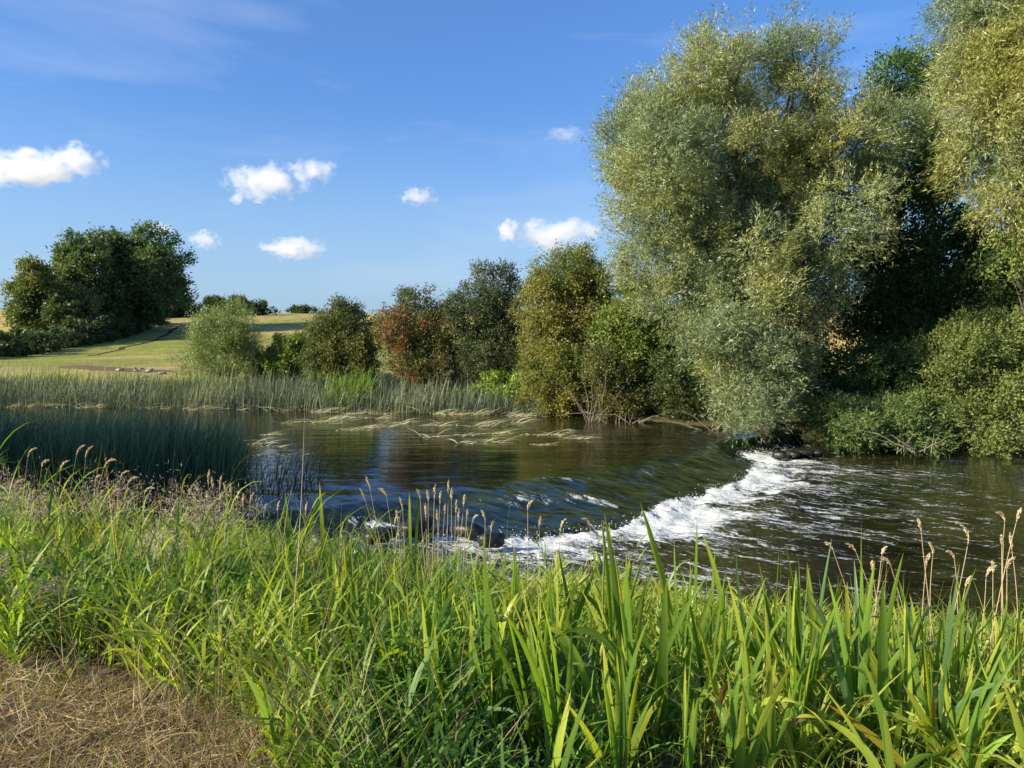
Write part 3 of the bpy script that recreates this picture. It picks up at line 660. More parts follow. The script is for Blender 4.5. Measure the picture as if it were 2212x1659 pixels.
tree('bramble_bush', 'low leafy bright green bush left of the lone hawthorn', 'bush', 605, 33.6, [(575, 780, 35, 32), (620, 760, 34, 28), (600, 800, 50, 25), (650, 770, 26, 38), (560, 800, 20, 20)], 15000, 0.09, 0.07, [(0.06, 0.09, 0.018), (0.10, 0.14, 0.025), (0.15, 0.165, 0.03)], 59, trunks=2, trunk_r=0.05, depth=.9, gaps=0.2, spray_len=0.3, per=8, rmin=0.5, limb_n=5)
tree('osier_bush', 'feathery pale green willow bush before the hill field', 'bush', 480, 33.4, [(505, 700, 30, 35), (470, 730, 50, 40), (520, 740, 45, 45), (440, 775, 42, 35), (490, 785, 70, 35), (545, 785, 30, 32), (415, 790, 25, 25), (530, 695, 14, 25)], 32000, 0.10, 0.026, [(0.14, 0.19, 0.05), (0.18, 0.225, 0.065), (0.20, 0.24, 0.075)], 61, trunks=5, trunk_r=0.04, mat=M_willow, shoots=160, shoot_len=0.6, depth=1.2, updir=0.9, out_=0.6, spray_len=0.55, per=10, gaps=0.22, gfreq=1.6, rmin=0.3, limb_n=6)
tree('hawthorn_tree', 'yellow and orange leaved hawthorn spilling down to the waterline', 'tree', 1205, 27.4, [(1180, 790, 50, 35), (1230, 800, 45, 40), (1170, 840, 40, 35), (1220, 855, 45, 40), (1190, 880, 35, 25)], 32400, 0.07, 0.052, [(0.09, 0.11, 0.022), (0.15, 0.145, 0.03), (0.20, 0.155, 0.035)], 67, trunk_r=0.09, shoots=30, depth=.9, **HK)
tree('field_maple', 'bright green small tree between the tall hawthorn and big willow', 'tree', 1360, 27.4, [(1370, 670, 55, 45), (1330, 720, 45, 45), (1400, 740, 55, 50), (1350, 790, 60, 40), (1430, 800, 50, 50), (1380, 840, 50, 40), (1360, 620, 22, 20)], 48600, 0.085, 0.065, [(0.05, 0.085, 0.018), (0.085, 0.125, 0.025), (0.12, 0.15, 0.03)], 71, trunk_r=0.12, shoots=45, depth=1.1, **HK)
tree('hawthorn_tree', 'brown tinged drooping hawthorn with bare stems at the waterline', 'tree', 1300, 26.6, [(1300, 800, 50, 35), (1330, 850, 45, 40), (1280, 860, 30, 35), (1370, 870, 45, 35), (1430, 870, 55, 40, .3)], 29700, 0.07, 0.052, [(0.05, 0.065, 0.02), (0.09, 0.095, 0.026), (0.13, 0.11, 0.035)], 73, trunk_r=0.08, shoots=20, depth=.9, **HK)
tree('sloe_bush', 'dark bush under the big willow against the waterline', 'bush', 1480, 25.6, [(1480, 850, 55, 50), (1530, 870, 45, 40), (1440, 800, 45, 50, .6), (1560, 820, 50, 60, 1), (1700, 890, 60, 45, .2), (1750, 850, 60, 60, .8), (1480, 730, 50, 60, 1.2), (1560, 740, 60, 60, 1.8), (1650, 750, 60, 65, 1.8), (1720, 780, 50, 60, 1.5), (1510, 690, 50, 50, 1.6)], 44000, 0.08, 0.055, [(0.03, 0.045, 0.015), (0.05, 0.065, 0.02)], 79, trunks=2, trunk_r=0.07, depth=.9, **HK)

# thin bare stems at the waterline
acc = Acc(); b_ = at_z(1275, 912, 0)
def twig_bunch(px, py, n, h, name, label, spreadx=0.35, lean=0.5, colr=(0.16, 0.135, 0.10)):
    b = at_z(px, py, -0.02); o_ = np.array(b); acc = Acc()
    for _ in range(n):
        s = np.array([rng.normal(0, spreadx * .4), rng.normal(0, .12), -0.1]); e = s + np.array([rng.normal(0, lean), rng.normal(0, .3), h * rng.uniform(.5, 1.1)])
        tube(acc, curve_pts(s, e, rng.uniform(-.1, .25), 7, .03), np.linspace(.018, .005, 7), 4, colr)
    ob = acc.build(name, M_bark2); ob.location = [float(v) for v in o_]; tag(ob, label, 'branches', kind='stuff')
m, nt_, N_, K_, o_ = newmat('dead_wood'); p_ = N_.new('ShaderNodeBsdfPrincipled'); a_ = N_.new('ShaderNodeAttribute'); a_.attribute_name = 'Col'; K_.new(a_.outputs['Color'], p_.inputs['Base Color']); p_.inputs['Roughness'].default_value = .8; K_.new(p_.outputs[0], o_.inputs['Surface']); M_bark2 = m
twig_bunch(1275, 914, 9, 1.7, 'dead_stems', 'thin grey bare stems rising from the water below the brown hawthorn')
twig_bunch(1360, 916, 16, .45, 'dead_stems', 'tangle of flattened dead twigs on the waterline under the brown hawthorn', .9, 1.0, (0.2, .17, .12))
twig_bunch(1560, 930, 14, .8, 'dead_stems', 'arching dead stems at the foot of the big willow', .8, .8, (0.18, .15, .1))
twig_bunch(1975, 968, 10, .5, 'dead_stems', 'bare twisted stem low over the pool under the right hand bushes', .7, .9, (0.17, .14, .1))

# --- clump on the hill, hedges
CP = [(0.04, 0.07, 0.026), (0.055, 0.09, 0.032), (0.085, 0.11, 0.036)]
CK = dict(gaps=0.36, gfreq=0.42, spray_len=0.8, per=8, rmin=0.45, limb_n=12, hfreq=0.2, spread=0.55)
tree('ash_tree', 'tallest rounded dark tree on the hill at the left', 'tree', 300, 88, [(300, 530, 65, 40), (350, 570, 42, 45), (260, 560, 50, 45), (310, 600, 70, 50), (270, 630, 60, 45), (350, 640, 40, 40), (290, 660, 60, 40), (230, 530, 25, 20)], 42000, 0.30, 0.22, CP, 81, trunks=2, trunk_r=0.4, depth=3.2, **CK)
tree('ash_tree', 'thinner dark tree left of the tallest one on the hill', 'tree', 205, 84, [(190, 535, 35, 28), (170, 575, 35, 35), (215, 590, 40, 45), (150, 600, 35, 30), (190, 640, 50, 45), (230, 660, 40, 40)], 24000, 0.30, 0.22, CP, 83, trunk_r=0.35, depth=2.6, **CK)
tree('ash_tree', 'leftmost lower tree of the hill clump with sunlit leaves', 'tree', 105, 78, [(100, 600, 40, 28), (70, 635, 30, 22), (120, 640, 50, 35), (150, 680, 55, 35), (60, 670, 25, 25), (45, 645, 14, 18), (110, 685, 45, 28), (55, 690, 22, 16)], 24000, 0.28, 0.2, [(0.05, 0.075, 0.024), (0.085, 0.105, 0.03), (0.12, 0.13, 0.036)], 85, trunk_r=0.3, depth=2.6, **CK)
CPD = [(0.025, 0.042, 0.016), (0.035, 0.056, 0.02), (0.055, 0.07, 0.024)]
def hedge(name, label, pts, h, n, seed, ln=0.25, pal=CPD, wdt=1.4, shoots=60):
    """pts: px, Y pairs along the foot; lobes strung along it"""
    x0, Y0 = (pts[0][0] - 1106) / F * pts[0][1], pts[0][1]
    z0 = float(ground_z(np.array([x0]), np.array([Y0]))[0]); off = np.array([x0, Y0, z0]); Ls = []
    for (a, b) in zip(pts[:-1], pts[1:]):
        A_ = np.array([(a[0] - 1106) / F * a[1], a[1]]); B_ = np.array([(b[0] - 1106) / F * b[1], b[1]]); k = max(2, int(np.linalg.norm(B_ - A_) / 1.1))
        for t in np.linspace(0, 1, k):
            p_ = A_ * (1 - t) + B_ * t; ha = (a[2] * (1 - t) + b[2] * t) * h * rng.uniform(.85, 1.15); z = float(ground_z(np.array([p_[0]]), np.array([p_[1]]))[0])
            Ls.append((p_[0], p_[1], z + ha * .42, 1.3, wdt, ha * .56))
    V, q, C = crown_mesh(Ls, n, ln, ln * .7, pal, seed, spray_len=.5, per=6, gaps=.12, gfreq=.8, shoots=shoots, rmin=.4, spread=.3)
    root = empty(name, off, label, 'hedge'); mesh_np('foliage', V - off, [q], M_tree, root, col=C)
    acc = Acc()
    for l in Ls[::2]:
        tube(acc, curve_pts(np.array([l[0], l[1], l[2] - l[5]]) - off, np.array([l[0], l[1], l[2] + l[5] * .5]) - off, 0, 4, .05), [.08, .06, .05, .03], 4)
    acc.build('stems', M_bark, root)['kind'] = 'stuff'
hedge('field_hedge', 'long dark hedge climbing the hill field from the left edge under the trees', [(-90, 52, 1.3), (0, 57, 1.2), (80, 64, 1.3), (150, 70, 1.5), (215, 77, 2.0), (280, 86, 2.0), (340, 97, 1.6)], 1.15, 42000, 91, wdt=.9)
hedge('bramble_hedge', 'dark bramble hedge on the ridge just right of the tallest hill tree', [(352, 108, .9), (375, 108, 1.2), (410, 109, 1.2), (435, 110, .7)], 2.0, 9000, 93, shoots=120)
hedge('bramble_hedge', 'long low bramble hedge on the ridge tapering off to the right', [(438, 112, .9), (470, 112, 1.25), (520, 113, 1.25), (560, 114, .95), (585, 115, .35)], 2.0, 13000, 95, shoots=200)
hedge('bramble_hedge', 'small distant bush patch alone on the skyline', [(636, 126, .4), (655, 126, .7), (680, 126, .5)], 1.3, 3000, 97, shoots=50)

# --- lush low plants in the rushes' back
def herb_clump(name, label, px, Yd, w, h, n, pal, seed):
    bx = (px - 1106) / F * Yd; bz = float(ground_z(np.array([bx]), np.array([Yd]))[0])
    V, q, C = crown_mesh([(bx, Yd, bz + h * .45, w, w * .6, h * .55), (bx + w * .5, Yd + .2, bz + h * .3, w * .7, w * .6, h * .4)], n, .11, .06, pal, seed, spray_len=.35, per=7, gaps=.15, updir=.8, rmin=.2)
    off = np.array([bx, Yd, bz]); ob = mesh_np(name, V - off, [q], M_tree, None, col=C); ob.location = [float(v) for v in off]; tag(ob, label, 'plant')
herb_clump('nettle_patch', 'bright yellow green leafy plants left of the orange leaved hawthorn', 1105, 28.9, 1.0, 1.5, 6500, [(0.10, 0.17, 0.025), (0.15, 0.22, 0.03)], 101)
herb_clump('nettle_patch', 'pale leafy plants in the rushes below the red hawthorn', 1040, 29.4, .8, 1.0, 3500, [(0.11, 0.16, 0.03), (0.14, 0.18, 0.04)], 103)
herb_clump('nettle_patch', 'low leafy growth at the foot of the lone hawthorn', 700, 31.6, 1.6, .9, 5000, [(0.07, 0.10, 0.025), (0.11, 0.13, 0.03)], 105)

# ------------------------------------------------------------------ far rushes
def rush_bed(name, label, n, xy, h, W, pal, seed, lean=0.12, leandir=0.0, kap=0.35, S=3, zfun=None, hvar=.22, mat=None, cat='rushes'):
    x, y = xy; n = len(x)
    z = np.maximum(ground_z(x, y), -0.45) if zfun is None else zfun(x, y)
    root = np.stack([x, y, z - .05], -1)
    az = np.where(R(n) < .65, rng.normal(leandir, .7, n), R(n) * 2 * pi)
    hh = h * np.exp(rng.normal(0, hvar, n)) * (0.8 + 0.4 * fbm2(x, y, .6, seed))
    th0 = np.abs(rng.normal(0, lean, n)); kp = np.abs(rng.normal(0, kap, n))
    cb = mixpal(pal, np.clip(fbm2(x, y, .5, seed + 1) * 1.6 - .3 + rng.normal(0, .2, n), 0, 1)) * np.exp(rng.normal(0, .4, (n, 1)))
    V, q, C, bl = blades(root, az, th0, kp, hh, np.full(n, W) * rng.uniform(.7, 1.3, n), rng.uniform(0, pi, n), S, 2, 0, cb, cb * 1.15, p=2.0, wp='rush')
    ob = mesh_np(name, V, [q], mat or M_rush, None, col=C, bl=bl); tag(ob, label, cat, kind='stuff'); return ob
RP = [(0.075, 0.10, 0.062), (0.12, 0.145, 0.085), (0.18, 0.19, 0.10)]
n = 30000
x = rng.uniform(-27, 1.1, n); y = far_edge(x) - 0.9 + rng.gamma(1.6, .8, n)
ok = (y < far_edge(x) + 3.4) & (fbm2(x, y, .8, 301) > .30); x = x[ok]; y = y[ok]
rush_bed('rushes', 'grey green bulrushes along the whole far bank', n, (x, y), .98, .026, RP, 11, lean=.14, leandir=.1, kap=.35)
def patch(cx, Yd, rx, ry, n): 
    a = R(n) * 2 * pi; r = np.sqrt(R(n)); return (cx - 1106) / F * Yd + np.cos(a) * r * rx, Yd + np.sin(a) * r * ry
GP = [(0.08, 0.15, 0.02), (0.14, 0.21, 0.03)]
for k, (px, Yd, rx, ry, hh, lab) in enumerate([(375, 32.3, 2.3, .9, .85, 'bright green reed patch below the feathery willow bush'), (745, 29.3, .9, .8, 1.15, 'bright green reed patch below the lone hawthorn'), (60, 34.5, 2.6, 1.2, .5, 'bright green reed patch behind the rushes at the left edge'), (300, 33.8, 3.0, .5, .5, 'low bright grass edge before the bare earth')]):
    rush_bed('green_reeds', lab, 0, patch(px, Yd, rx, ry, 1500), hh, .035, GP, 400 + k, lean=.2, kap=.5, mat=M_grass, cat='reeds')
# --- dark near bed at the left
n = 18500
a = R(n); x = np.concatenate([rng.uniform(-13.5, -4.75, n)]); yy0 = np.interp(x, [-13.5, -9, -6.5, -4.7], [13.6, 13.2, 13.4, 13.9]); y = yy0 + rng.gamma(1.4, 1.0, n); ok = (y < np.interp(x, [-9, -4.7], [18.2, 16.0])) & (x < -.352 * y - 2.2 * R(len(x)) ** 2.6 + .6 * (fbm2(x, y, 1.6, 315) - .5)) & (fbm2(x, y, 1.1, 311) > .28); x = x[ok]; y = y[ok]
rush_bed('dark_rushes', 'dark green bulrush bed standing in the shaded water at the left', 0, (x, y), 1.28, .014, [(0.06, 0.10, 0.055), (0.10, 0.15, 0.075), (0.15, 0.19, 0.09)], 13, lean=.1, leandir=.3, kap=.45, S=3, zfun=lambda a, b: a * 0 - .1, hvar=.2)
x, y = patch(575, 14.6, .95, 1.3, 330)
rush_bed('dark_rushes', 'thin scattered rush stems right of the dark bulrush bed', 0, (x, y), .8, .012, [(0.03, 0.05, 0.025), (0.05, 0.07, 0.04)], 15, lean=.45, leandir=.1, kap=.8, S=6, zfun=lambda a, b: a * 0 - .05)

# --- flattened pale rush leaves trailing on the current
ORD = ['first', 'second', 'third', 'fourth', 'fifth', 'sixth', 'seventh', 'eighth', 'ninth', 'tenth', 'eleventh', 'twelfth', 'thirteenth', 'fourteenth', 'fifteenth', 'sixteenth', 'seventeenth', 'eighteenth', 'nineteenth', 'twentieth', 'twenty-first', 'twenty-second', 'twenty-third', 'twenty-fourth', 'twenty-fifth', 'twenty-sixth', 'twenty-seventh']
def rank(xs_):
    return [ORD[int(i)] for i in np.argsort(np.argsort(np.array(xs_)))]
def lay_tuft(px, py, n, Lg, label, group, seed, dirn=0.15, up=.3):
    b = at_z(px, py, 0.0); k = n
    root = np.stack([rng.normal(0, .35 * Lg, k), rng.normal(0, .10, k), np.full(k, -.03)], -1)
    az = rng.normal(dirn, .32, k) + np.where(R(k) < .1, pi * .8, 0); hh = Lg * rng.uniform(.5, 1.25, k)
    th0 = rng.uniform(.55, 1.3, k); kp = (1.72 - th0) * rng.uniform(.85, 1.12, k)
    cb = jit((0.54, 0.53, 0.31), k, .25, .08)
    V, q, C, bl = blades(root, az, th0, kp, hh, rng.uniform(.014, .028, k), rng.uniform(-.5, .5, k), 8, 2, 0, cb, cb * 1.15, p=.75, wp='grass')
    V[:, 2] = np.where(V[:, 2] < .006, .006 + .02 * R(len(V)), V[:, 2] * .82)
    ob = mesh_np('floating_rush_tuft', V, [q], M_straw, None, col=C, bl=bl); ob.location = (float(b[0]), float(b[1]), 0.0)
    tag(ob, label, 'rush tuft', group)
ga = 'pale rush tufts trailing in the open river'; gb = 'pale rush tufts lying along the edge of the far rushes'
lays = [(1040, 922, 40, .95), (1075, 938, 26, .6), (1055, 955, 30, .75), (940, 945, 30, .8), (930, 920, 24, .7), (1190, 940, 26, .6), (1245, 948, 30, .6), (1155, 962, 8, .35), (1180, 961, 6, .3), (800, 925, 36, .8), (745, 930, 16, .5), (690, 913, 40, .9), (830, 905, 26, .7), (1000, 940, 18, .5), (730, 905, 30, .8), (580, 940, 14, .6), (545, 960, 18, .7), (640, 985, 5, .4), (560, 985, 10, .4), (870, 915, 20, .6), (1225, 930, 7, .3), (1110, 915, 20, .7), (990, 958, 12, .5), (590, 965, 8, .5), (620, 915, 16, .6)]
labs = ['broad mat of yellowish rush leaves nearest the far bank middle', 'pale rush tuft right below the yellowish mat', 'looped pale rush tuft in front of the yellowish mat', 'long pale rush tuft left of the looped ones']
rk = rank([l_[0] for l_ in lays])
for k, (px, py, n_, l_) in enumerate(lays):
    lay_tuft(px, py, n_, l_, labs[k] if k < 4 else ('broad' if n_ > 28 else 'small' if n_ > 12 else 'sparse') + ' trailing rush tuft, %s from the left on the open water' % rk[k], ga, k)
for k in range(58):
    x_ = -20.5 + 21.5 * (k + R()) / 58; y_ = far_edge(x_) - rng.uniform(.15, 1.0); px = 1106 + x_ / y_ * F; py = 715 + 3.0 / y_ * F
    lab = 'pale bent rush leaves lying on the water ' + ('at the far left behind the dark rushes' if px < 250 else 'below the feathery bush' if px < 560 else 'below the lone hawthorn' if px < 830 else 'below the reddish hawthorn' if px < 1000 else 'left of the yellow orange hawthorn')
    lay_tuft(px, py, 30, rng.uniform(.6, .95), lab, gb, 100 + k)

# --- stones and bare earth on the field edge
p0 = at_z(270, 806, .95)
for k in range(16):
    px = rng.uniform(225, 360); py = rng.uniform(797, 816); q_ = at_z(px, py, 1.0)
    z = float(ground_z(np.array([q_[0]]), np.array([q_[1]]))[0]); s = rng.uniform(.07, .19)
    rock((q_[0], q_[1], z + s * .2), (s * 1.3, s, s * .55), 'pale stone lying in the bare earth at the field edge', 'pale stones in the bare earth at the field edge', (0.27, 0.23, 0.16), name='stone', seed=20 + k)
def sheet(name, pts, halfw, colr, lift=.03, nseg=60, jitter=.3, kind='structure'):
    P = np.array(pts, float); d = np.r_[0, np.cumsum(np.linalg.norm(np.diff(P, axis=0), axis=1))]; s = np.linspace(0, d[-1], nseg)
    xy = np.stack([np.interp(s, d, P[:, 0]), np.interp(s, d, P[:, 1])], -1); T = nrm(np.gradient(xy, axis=0)); Nn = np.stack([-T[:, 1], T[:, 0]], -1)
    xy += Nn * (fbm2(s, s * 0, .25, 7) - .5)[:, None] * jitter
    rows = []
    for k in np.linspace(-1, 1, 5):
        w_ = halfw * (0.6 + .8 * fbm2(s, s * 0 + k, .7, 8)); w_ = w_ * np.sin(np.linspace(0.02, pi - .02, nseg)) ** .3
        q = xy + Nn * (k * w_)[:, None]; rows.append(np.c_[q, ground_z(q[:, 0], q[:, 1]) + lift - .02 * abs(k)])
    V = np.stack(rows, 1); ob = mesh_np(name, V, [grid_faces(5, nseg)], M_ground, col=np.ones((nseg * 5, 3)) * np.array(colr), smooth=True); ob['kind'] = kind
    return ob
def gpt(px, Yd): return ((px - 1106) / F * Yd, Yd)
sheet('path', [gpt(190, 58), gpt(260, 66), gpt(330, 78), gpt(380, 90), gpt(425, 100)], .28, (0.055, 0.04, 0.022), jitter=1.4)
sheet('bare_earth', [gpt(140, 43), gpt(215, 40), gpt(290, 38.5), gpt(360, 37.5)], 1.1, (0.16, 0.10, 0.06), jitter=.8)

# --- utility pole beyond the ridge
def pole():
    Yd = 300; top = at_y(829, 651, Yd); zg = float(ground_z(np.array([top[0]]), np.array([float(Yd)]))[0])
    root = empty('utility_pole', (top[0], Yd, zg), 'wooden utility pole with two crossarms on the skyline beyond the ridge', 'pole')
    acc = Acc(); h = top[2] - zg
    tube(acc, [(0, 0, 0), (0, 0, h)], [.24, .19], 8, (0.12, .09, .06)); acc.build('post', M_bark2, root)
    for k, (z, w_) in enumerate([(h - .5, 1.3), (h - 3.3, 2.6)]):
        acc = Acc(); tube(acc, [(-w_ / 1.6, 0, z), (w_ / 1.6, 0, z)], [.17, .17], 4, (0.12, .09, .06)); acc.build('crossarm', M_bark2, root)
pole()

# ------------------------------------------------------------------ tree off the left edge that shades the dark rushes
tree('alder_tree', 'dark riverside tree beyond the left edge of the picture', 'tree', -1866, 10.6, [(-1866, 150, 420, 260), (-2150, 420, 400, 320), (-1600, 420, 400, 320), (-1866, 620, 450, 260)], 22000, 0.2, 0.16, CP, 99, trunk_r=0.3, depth=2.6, spray_len=.5, per=8, gaps=.1, rmin=.2, limb_n=4, base_z=0.4, inner=.6)

# ------------------------------------------------------------------ clouds
def cloud_mat():
    m, nt, N, K, o = newmat('cloud_vapour')
    tc = N.new('ShaderNodeTexCoord'); ln_ = N.new('ShaderNodeVectorMath'); ln_.operation = 'LENGTH'; K.new(tc.outputs['Object'], ln_.inputs[0])
    oi = N.new('ShaderNodeObjectInfo')
    ad = N.new('ShaderNodeVectorMath'); ad.operation = 'ADD'; mu = N.new('ShaderNodeMath'); mu.operation = 'MULTIPLY'; mu.inputs[1].default_value = 50; K.new(oi.outputs['Random'], mu.inputs[0])
    sc = N.new('ShaderNodeVectorMath'); sc.operation = 'MULTIPLY'; sc.inputs[1].default_value = (1.9, 1.5, 1.0); K.new(tc.outputs['Object'], sc.inputs[0])
    K.new(sc.outputs[0], ad.inputs[0]); K.new(mu.outputs[0], ad.inputs[1])
    nz = N.new('ShaderNodeTexNoise'); nz.inputs['Scale'].default_value = 1.5; nz.inputs['Detail'].default_value = 7; nz.inputs['Roughness'].default_value = .62; K.new(ad.outputs[0], nz.inputs['Vector'])
    # density = noise - radial falloff
    m1 = N.new('ShaderNodeMath'); m1.operation = 'MULTIPLY_ADD'; m1.inputs[1].default_value = -0.62; m1.inputs[2].default_value = 0.0; K.new(ln_.outputs['Value'], m1.inputs[0])
    m2 = N.new('ShaderNodeMath'); m2.operation = 'ADD'; mz = N.new('ShaderNodeMath'); mz.operation = 'MULTIPLY_ADD'; mz.inputs[1].default_value = 1.9; mz.inputs[2].default_value = -0.52; K.new(nz.outputs[0], mz.inputs[0]); K.new(mz.outputs[0], m2.inputs[0]); K.new(m1.outputs[0], m2.inputs[1])
    mr = N.new('ShaderNodeMapRange'); mr.inputs[1].default_value = 0.0; mr.inputs[2].default_value = 0.25; mr.inputs[3].default_value = 0.0; mr.inputs[4].default_value = 1.0; K.new(m2.outputs[0], mr.inputs[0])
    at = N.new('ShaderNodeAttribute'); at.attribute_type = 'OBJECT'; at.attribute_name = 'density'
    m3 = N.new('ShaderNodeMath'); m3.operation = 'MULTIPLY'; K.new(mr.outputs[0], m3.inputs[0]); K.new(at.outputs['Fac'], m3.inputs[1])
    v = N.new('ShaderNodeVolumePrincipled'); v.inputs['Color'].default_value = (0.985, 0.985, 0.99, 1); v.inputs['Anisotropy'].default_value = 0.2
    K.new(m3.outputs[0], v.inputs['Density']); K.new(v.outputs[0], o.inputs['Volume'])
    return m
M_cloud = cloud_mat()
def cloud(px, py, rx, ry, dens, label, k):
    Yd = 1500; s = Yd / F; c_ = at_y(px, py, Yd)
    u = np.linspace(0, 2 * pi, 16, endpoint=False); v = np.linspace(-pi / 2 + .05, pi / 2 - .05, 9); U, Vv = np.meshgrid(u, v)
    D = np.stack([np.cos(U) * np.cos(Vv), np.sin(U) * np.cos(Vv), np.sin(Vv)], -1) * 1.02
    i = np.arange(8)[:, None] * 16; j = np.arange(16)[None]; jj = (j + 1) % 16
    q = np.stack([i + j, i + jj, i + 16 + jj, i + 16 + j], -1).reshape(-1, 4)
    b_ = np.arange(16)[None][:, ::-1]; t_ = (8 * 16 + np.arange(16))[None]
    me = mesh_np('cloud', D, [q, b_, t_], M_cloud)
    me.location = [float(a) for a in c_]; me.scale = (rx * s, (rx + ry) * .5 * s, ry * s)
    me['density'] = dens / (40 * s * (ry / 45))
    tag(me, label, 'cloud')
cloud(50, 365, 165, 46, .8, 'largest white cloud cut by the left edge', 0)
cloud(165, 345, 75, 40, .8, 'small wisp on the right end of the leftmost cloud', 7)
cloud(575, 392, 105, 46, .9, 'white puffy cloud high left of the middle', 1)
cloud(675, 370, 62, 34, .6, 'smaller puff joined to the right of the puffy cloud', 2)
cloud(903, 425, 52, 24, .55, 'small white cloud right of the puffy pair', 3)
cloud(442, 518, 44, 24, .55, 'small round cloud above the feathery bush', 4)
cloud(637, 538, 85, 30, .6, 'flat white cloud low in the middle left sky', 5)
cloud(1205, 510, 115, 44, .75, 'low cloud bank touching the big willow', 6)
cloud(1100, 498, 38, 28, 1.0, 'small puff left of the low cloud bank', 8)
cloud(1222, 291, 55, 22, .2, 'faint small cloud high left of the willow', 9)
cloud(512, 430, 22, 17, .5, 'tiny wisp below the puffy cloud', 10)
cloud(346, 500, 34, 24, .8, 'small cloud half hidden behind the tallest hill tree', 11)

# ------------------------------------------------------------------ near bank vegetation
def bank_pts(n, ymin, ymax, xw=0.72, xlim=(-9, 9), fall=1.0, mask=None):
    y = ymin * (ymax / ymin) ** (R(n) ** fall); x = (R(n) * 2 - 1) * (y * xw + .3)
    ok = (x > xlim[0]) & (x < xlim[1]) & (y < bank_foot(x) + .1)
    if mask is not None: ok &= mask(x, y)
    return x[ok], y[ok]
def is_path(x, y): # trodden dry area, bottom left
    return (y < bank_edge(x) - .3 + .5 * (fbm2(x, y, 1.2, 71) - .5)) & (x < -.80 - (y - 2.65) * .98 + 1.1 * (fbm2(x, y, 1.7, 72) - .5) + .3 * (R(np.shape(x)) - .5))
notpath = lambda x, y: ~is_path(x, y)

GRN = [(0.05, 0.12, 0.02), (0.10, 0.20, 0.025), (0.20, 0.29, 0.035), (0.32, 0.37, 0.06)]
# leafy reed grass: upright culms with arching leaves
def culms(name, label, x, y, hmean, wl, ll, pal, seed, leaves=5, S=4, mat=None, hfun=None):
    n = len(x); z = ground_z(x, y); hh = hmean * np.exp(rng.normal(0, .22, n)) * (.75 + .5 * fbm2(x, y, .9, seed))
    if hfun is not None: hh = hh * hfun(x, y)
    az = rng.normal(0.2, 1.5, n); th0 = np.abs(rng.normal(.08, .16, n)); kp = rng.uniform(0, .5, n)
    hue = np.clip(fbm2(x, y, .7, seed + 2) * 1.8 - .4 + rng.normal(0, .18, n) , 0, 1)
    cs = mixpal(pal, np.clip(hue + .25 * sstep(-.1, .3, x / y), 0, 1))
    acc = Acc(); V, q, C, bl = blades(np.stack([x, y, z - .02], -1), az, th0, kp, hh, np.full(n, .0045), rng.uniform(0, pi, n), 4, 2, 0, cs, cs * 1.1, wp='rush'); acc.add(V, q, C, bl)
    t = np.linspace(0, 1, 5); Vp = V.reshape(n, 5, 2, 3).mean(2)
    for k in range(leaves):
        f = (k + rng.uniform(.2, 1.0, n)) / leaves; f = np.clip(f, 0.08, .999); i = np.minimum((f * 4).astype(int), 3); g_ = f * 4 - i
        P = Vp[np.arange(n), i] * (1 - g_)[:, None] + Vp[np.arange(n), i + 1] * g_[:, None]
        a2 = az + k * pi + rng.normal(0, .6, n); l2 = ll * np.exp(rng.normal(0, .25, n)) * (.75 + .4 * np.sin(f * pi)); 
        c2 = cs * np.exp(rng.normal(0, .16, (n, 1))); tipc = c2 * (1, 1, 1); yt = R(n) < .12; tipc = np.where(yt[:, None], np.array([.28, .24, .07]), tipc * np.array([1.15, 1.1, .9]))
        V2, q2, C2, b2 = blades(P, a2, rng.uniform(.25, .75, n), rng.uniform(.3, 1.7, n), l2, wl * rng.uniform(.6, 1.35, n), rng.normal(0, .5, n), S, 2, 0, c2, tipc, p=1.6, wp='grass', twist=rng.normal(0, .5, n), pw=3); acc.add(V2, q2, C2, b2)
    ob = acc.build(name, mat or M_grass); tag(ob, label, 'grass', kind='stuff'); return ob
lowm = lambda a, b: 1 - .62 * sstep(-.22, .1, a / b) * sstep(5.0, 3.9, b)
x, y = bank_pts(8200, 2.0, 10.6, mask=lambda a, b: notpath(a, b) & (R(len(a)) < lowm(a, b)) & (fbm2(a, b, 1.5, 541, 2) > .36 + .06 * R(len(a))), fall=.8)
culms('reed_grass', 'leafy green reed grass covering the near bank', x, y, .40, .0155, .27, GRN, 501, hfun=lambda a, b: np.interp(b, [2.0, 2.8, 4, 10], [.45, .7, 1.0, 1.25]) * lowm(a, b) * (1 - .22 * sstep(-.1, -.2, a / b) * sstep(6, 4.5, b)) * (1 - .35 * sstep(.08, .3, a / b) * sstep(4.2, 5.5, b)))
x, y = bank_pts(800, 4.0, 11, mask=lambda a, b: notpath(a, b) & (a < -1.2), fall=.7)
culms('reed_grass', 'taller arching reed grass at the left side of the near bank', x, y, .72, .011, .3, GRN, 503)
